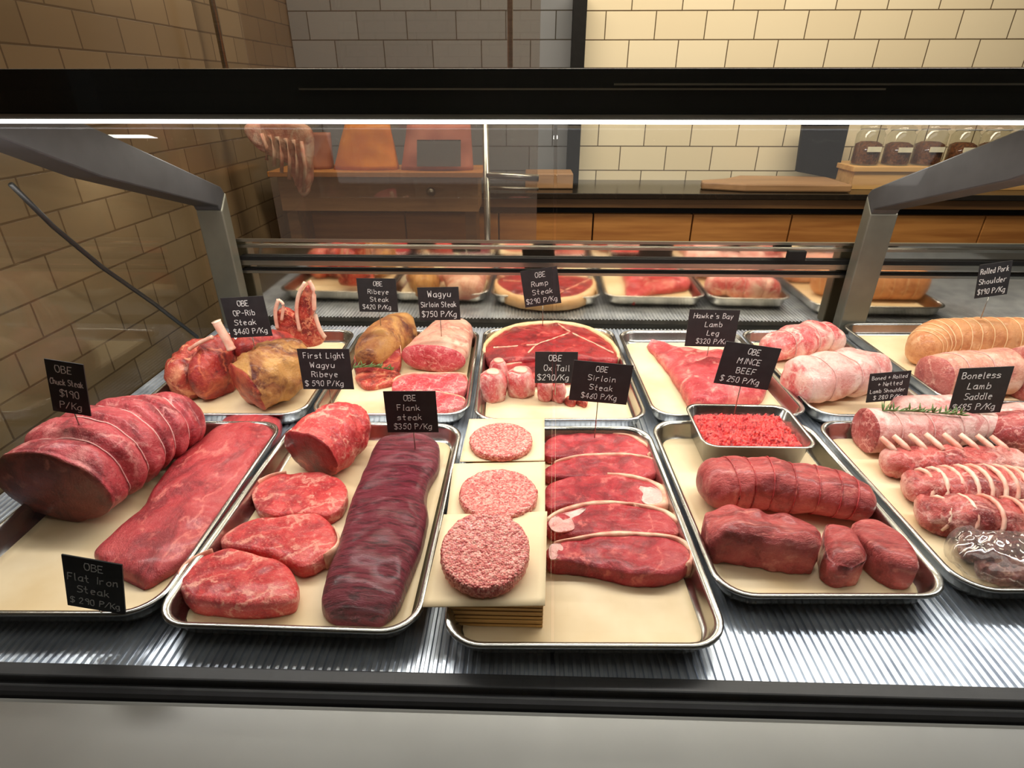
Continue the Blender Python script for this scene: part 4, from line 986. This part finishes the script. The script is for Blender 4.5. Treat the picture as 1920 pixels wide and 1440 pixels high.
# wooden block and black upright at the left end of the bare tiles
a = PY(1066, 240, 2.64); b = PY(1083, 355, 2.64)
g = G(); g.box(a.x, b.x, 2.62, 2.715, cz, 1.75); tag(g.make('trim_1', M['black'], origin=(0, 0, 0)), kind='structure')
a = PY(1018, 240, 2.70).x; b = PY(1067, 240, 2.70).x
g = G(); g.box(-0.975, b, 2.700, 2.719, cz, 1.75); tag(g.make('trim_2', M['grey_tile'], origin=(0, 0, 0)), kind='structure')
a = PY(985, 330, 2.5); b = PY(1073, 330, 2.5)
g = G(); g.box(a.x, b.x, 2.44, 2.58, cz + .001, cz + .06); tag(g.make('wooden_block', M['wood_board'], bevel=.004), 'small wooden block on the worktop beside the black upright', 'wooden block')
# crate with jars
q0 = PY(1592, 312, 2.50); q1 = PY(1840, 312, 2.50)
cr_ = empty('jar_stand', ((q0.x + q1.x) / 2, 2.55, cz + .001), 'pale wooden stand on the worktop carrying the glass jars', 'stand')
zt = PY(1650, 312, 2.47).z
g = G(); g.box(q0.x, q1.x + .25, 2.46, 2.68, zt - .02, zt); g.make('shelf_board', M['wood_pale'], cr_, bevel=.002)
g = G(); g.box(q0.x + .012, q1.x + .24, 2.468, 2.482, cz + .001, zt - .02); g.make('front_board', M['wood_pale'], cr_)
for xx in (q0.x + .01, q1.x + .21):
    g = G(); g.box(xx, xx + .02, 2.482, 2.67, cz + .001, zt - .02); g.make('leg', M['wood_pale'], cr_)
JG = 'glass jars on the wooden stand'
def jar(x, y, r, h, lab):
    rt = empty('glass_jar', (x, y, zt), lab, 'jar', JG)
    g = G(); g.lathe((x, y, zt), [(r * .96, .0005), (r, .006), (r, h * .74), (r * .82, h * .82), (r * .8, h * .86)], 28); g.make('jar_body', M['jar_glass'], rt, True)
    g = G(); g.lathe((x, y, zt), [(r * .84, h * .862), (r * .88, h * .88), (r * .88, h * .93), (r * .5, h), (r * .1, h * 1.01)], 28); g.make('lid', M['jar_glass'], rt, True)
    g = G(); g.lathe((x, y, zt), [(r * .9, .004), (r * .93, .012), (r * .93, h * .5), (r * .6, h * .56), (r * .2, h * .57)], 22); g.make('contents', M['spice'], rt, True)
    g = G(); g.box(x - r * .5, x + r * .5, y - r - .0015, y - r + .004, zt + h * .34, zt + h * .46); g.make('label_strip', M['label'], rt)
    g = G(); g.tube([(x - r * .9, y, zt + h * .84), (x - r * .92, y - r * .3, zt + h * .87), (x, y - r * .95, zt + h * .88), (x + r * .92, y - r * .3, zt + h * .87), (x + r * .9, y, zt + h * .84)], .0016, 6); g.make('wire_clasp', M['alu'], rt, True)
for x, r, h, lab in ((1624, .052, .155, 'glass jar at the left end of the stand, touching the slate board'), (1681, .052, .150, 'second glass jar from the slate board'), (1738, .055, .155, 'third glass jar from the slate board'), (1800, .050, .150, 'fourth glass jar from the slate board, beside the support arm'), (1856, .050, .150, 'glass jar at the right end of the stand')):
    jar(PY(x, 290, 2.53).x, 2.53, r, h, lab)
# shelf with bags, left of the bare tiles, and hanging ribs
sa = PY(500, 322, 2.1); sb = PY(905, 345, 2.1)
sh = empty('wall_shelf', ((sa.x + sb.x) / 2, 2.2, 0), 'brown wooden shelf unit carrying paper bags, behind the left glass pane', 'shelf')
g = G(); g.box(sa.x, sb.x, 2.10, 2.32, sb.z + .02, sa.z); g.make('shelf_board', M['wood'], sh, bevel=.002)
g = G(); g.box(sa.x + .02, sb.x - .02, 2.13, 2.30, sb.z - .10, sb.z + .02); g.make('drawer', M['wood_board'], sh)
for xx in (sa.x + .03, sb.x - .07):
    g = G(); g.box(xx, xx + .04, 2.14, 2.28, 0, sb.z - .10); g.make('leg', M['wood_dark'], sh)
g = G(); g.lathe((0, 0, 0), [(.012, 0), (.016, .01), (.008, .018)], 14); kn = g.make('knob', M['alu'], sh, True)
kn.location = Vector((PY(805, 342, 2.1).x, 2.13, sb.z - .03)) - wloc(sh); kn.rotation_euler = (R(90), 0, 0)
kn.data.transform(Matrix.Translation(wloc(sh)))
def bag(px4, Y, th, mat, lab, top=.6):
    q = [PY(x, y, Y) for x, y in px4]; q[0].z = q[1].z = sa.z + .001; v = []; f = []; n = 10; sd = random.uniform(0, 9)
    for s in (0, 1):
        for j in range(n + 1):
            for i in range(n + 1):
                a, b = i / n, j / n; p = (q[0] * (1 - a) + q[1] * a) * (1 - b) + (q[3] * (1 - a) + q[2] * a) * b
                bul = th * (1 - top * b) * (0.35 + .65 * math.sin(math.pi * min(max(a, .02), .98)) ** .5) / 2
                p.y += th / 2 + (bul if s else -bul) + nz(p, 22, sd) * .006 * (1 if b > 0 else 0); v.append(tuple(p))
    m = (n + 1) ** 2
    for s in (0, 1):
        for j in range(n):
            for i in range(n): k = s * m + j * (n + 1) + i; f.append((k, k + 1, k + n + 2, k + n + 1))
    rim = [i for i in range(n + 1)] + [(j + 1) * (n + 1) - 1 for j in range(1, n + 1)] + [n * (n + 1) + i for i in range(n - 1, -1, -1)] + [j * (n + 1) for j in range(n - 1, 0, -1)]
    for i in range(len(rim)): a, b = rim[i], rim[(i + 1) % len(rim)]; f.append((a, b, b + m, a + m))
    return tag(obj('paper_bag', v, f, M[mat]), lab, 'paper bag', 'paper bags on the wooden shelf')
bag([(622, 322), (742, 322), (725, 235), (640, 235)], 2.14, .09, 'orange_bag', 'bright orange paper bag on the wooden shelf')
b_ = bag([(750, 320), (885, 320), (880, 235), (760, 235)], 2.14, .08, 'pink_bag', 'pink paper bag with a dark label on the wooden shelf')
q = [PY(x, y, 2.132) for x, y in ((782, 312), (864, 312), (864, 262), (782, 262))]
g = G(); g.prism(q, Vector((0, -.004, 0)), Vector((0, .002, 0))); g.make('dark_label', M['grey_tile'], b_)
bag([(560, 322), (618, 322), (612, 250), (570, 250)], 2.16, .08, 'brown_bag', 'narrow brown paper bag at the left end of the shelf')
# hanging rib rack and chrome rail
Yh = 1.92
hr = empty('hanging_ribs', tuple(PY(520, 255, Yh)), 'rack of pale pink ribs hanging from a rail, behind the left pane', 'hanging meat')
def hang(px, Y, th, mat, parent, name='meat'):
    global ZF
    s_ = ZF; ZF = -9; o = standing(name, px, Y, th, mat, parent, amp=.005); ZF = s_; return o
hang([(455, 235), (520, 228), (575, 240), (582, 300), (578, 350), (566, 372), (552, 340), (540, 310), (500, 290), (470, 270)], Yh, .05, M['pork'], hr)
for i in range(6):
    a = PY(490 + 15 * i, 250 + 3 * i, Yh - .004); b = PY(500 + 14 * i, 300 + 12 * i, Yh - .004); g = G(); g.tube([a, (a + b) / 2 + Vector((.008, 0, 0)), b], .006, 8); g.make('rib_bone', M['bone'], hr, True)
rr_ = empty('hanging_rail', (0, 1.95, 0), 'steel rail on ceiling rods above the aisle holding the hanging ribs', 'rail')
g = G(); zz = PY(520, 200, 1.95).z; g.tube([(-.93, 1.95, zz), (-.05, 1.95, zz)], .010, 12); g.make('rail_bar', M['alu'], rr_, True)
for xx in (-.92, -.06):
    g = G(); g.tube([(xx, 1.95, zz), (xx, 1.95, 2.999)], .008, 12); g.make('hanger_rod', M['alu'], rr_, True)
g = G(); a = PY(520, 236, Yh + .025); g.tube([(a.x, 1.95, zz), (a.x, 1.95, a.z + .01), (a.x, Yh + .025, a.z - .02)], .003, 6); g.make('hook', M['alu'], hr, True)
# chrome paper-roll rail at the right end of the shelf
Yk = 2.05; a = PY(912, 328, Yk); b = PY(1010, 334, Yk)
dr = empty('towel_rail', (a.x, Yk, 0), 'chrome stand with two horizontal bars beside the wooden block', 'stand')
for (pa, pb, rad) in ((328, 334, .012), (352, 355, .006)):
    g = G(); g.tube([(a.x, Yk, PY(912, pa, Yk).z), (b.x, Yk, PY(1010, pb, Yk).z)], rad, 12); g.make('bar', M['steel'], dr, True)
g = G(); g.tube([(a.x, Yk, 0), (a.x, Yk, a.z + .17)], .011, 12); g.make('post', M['steel'], dr, True)
# staff-side screen of glass over the left half
q = [PY(432, 228, 1.80), PY(1030, 228, 1.80), PY(998, 462, 1.80), PY(455, 462, 1.80)]
g = G(); g.box(-.78, q[2].x + .012, 1.797, 1.803, .9, 1.70)
tag(g.make('glass_screen', M['glass_screen']), 'tinted glass screen standing behind the left half of the case', 'glass screen')
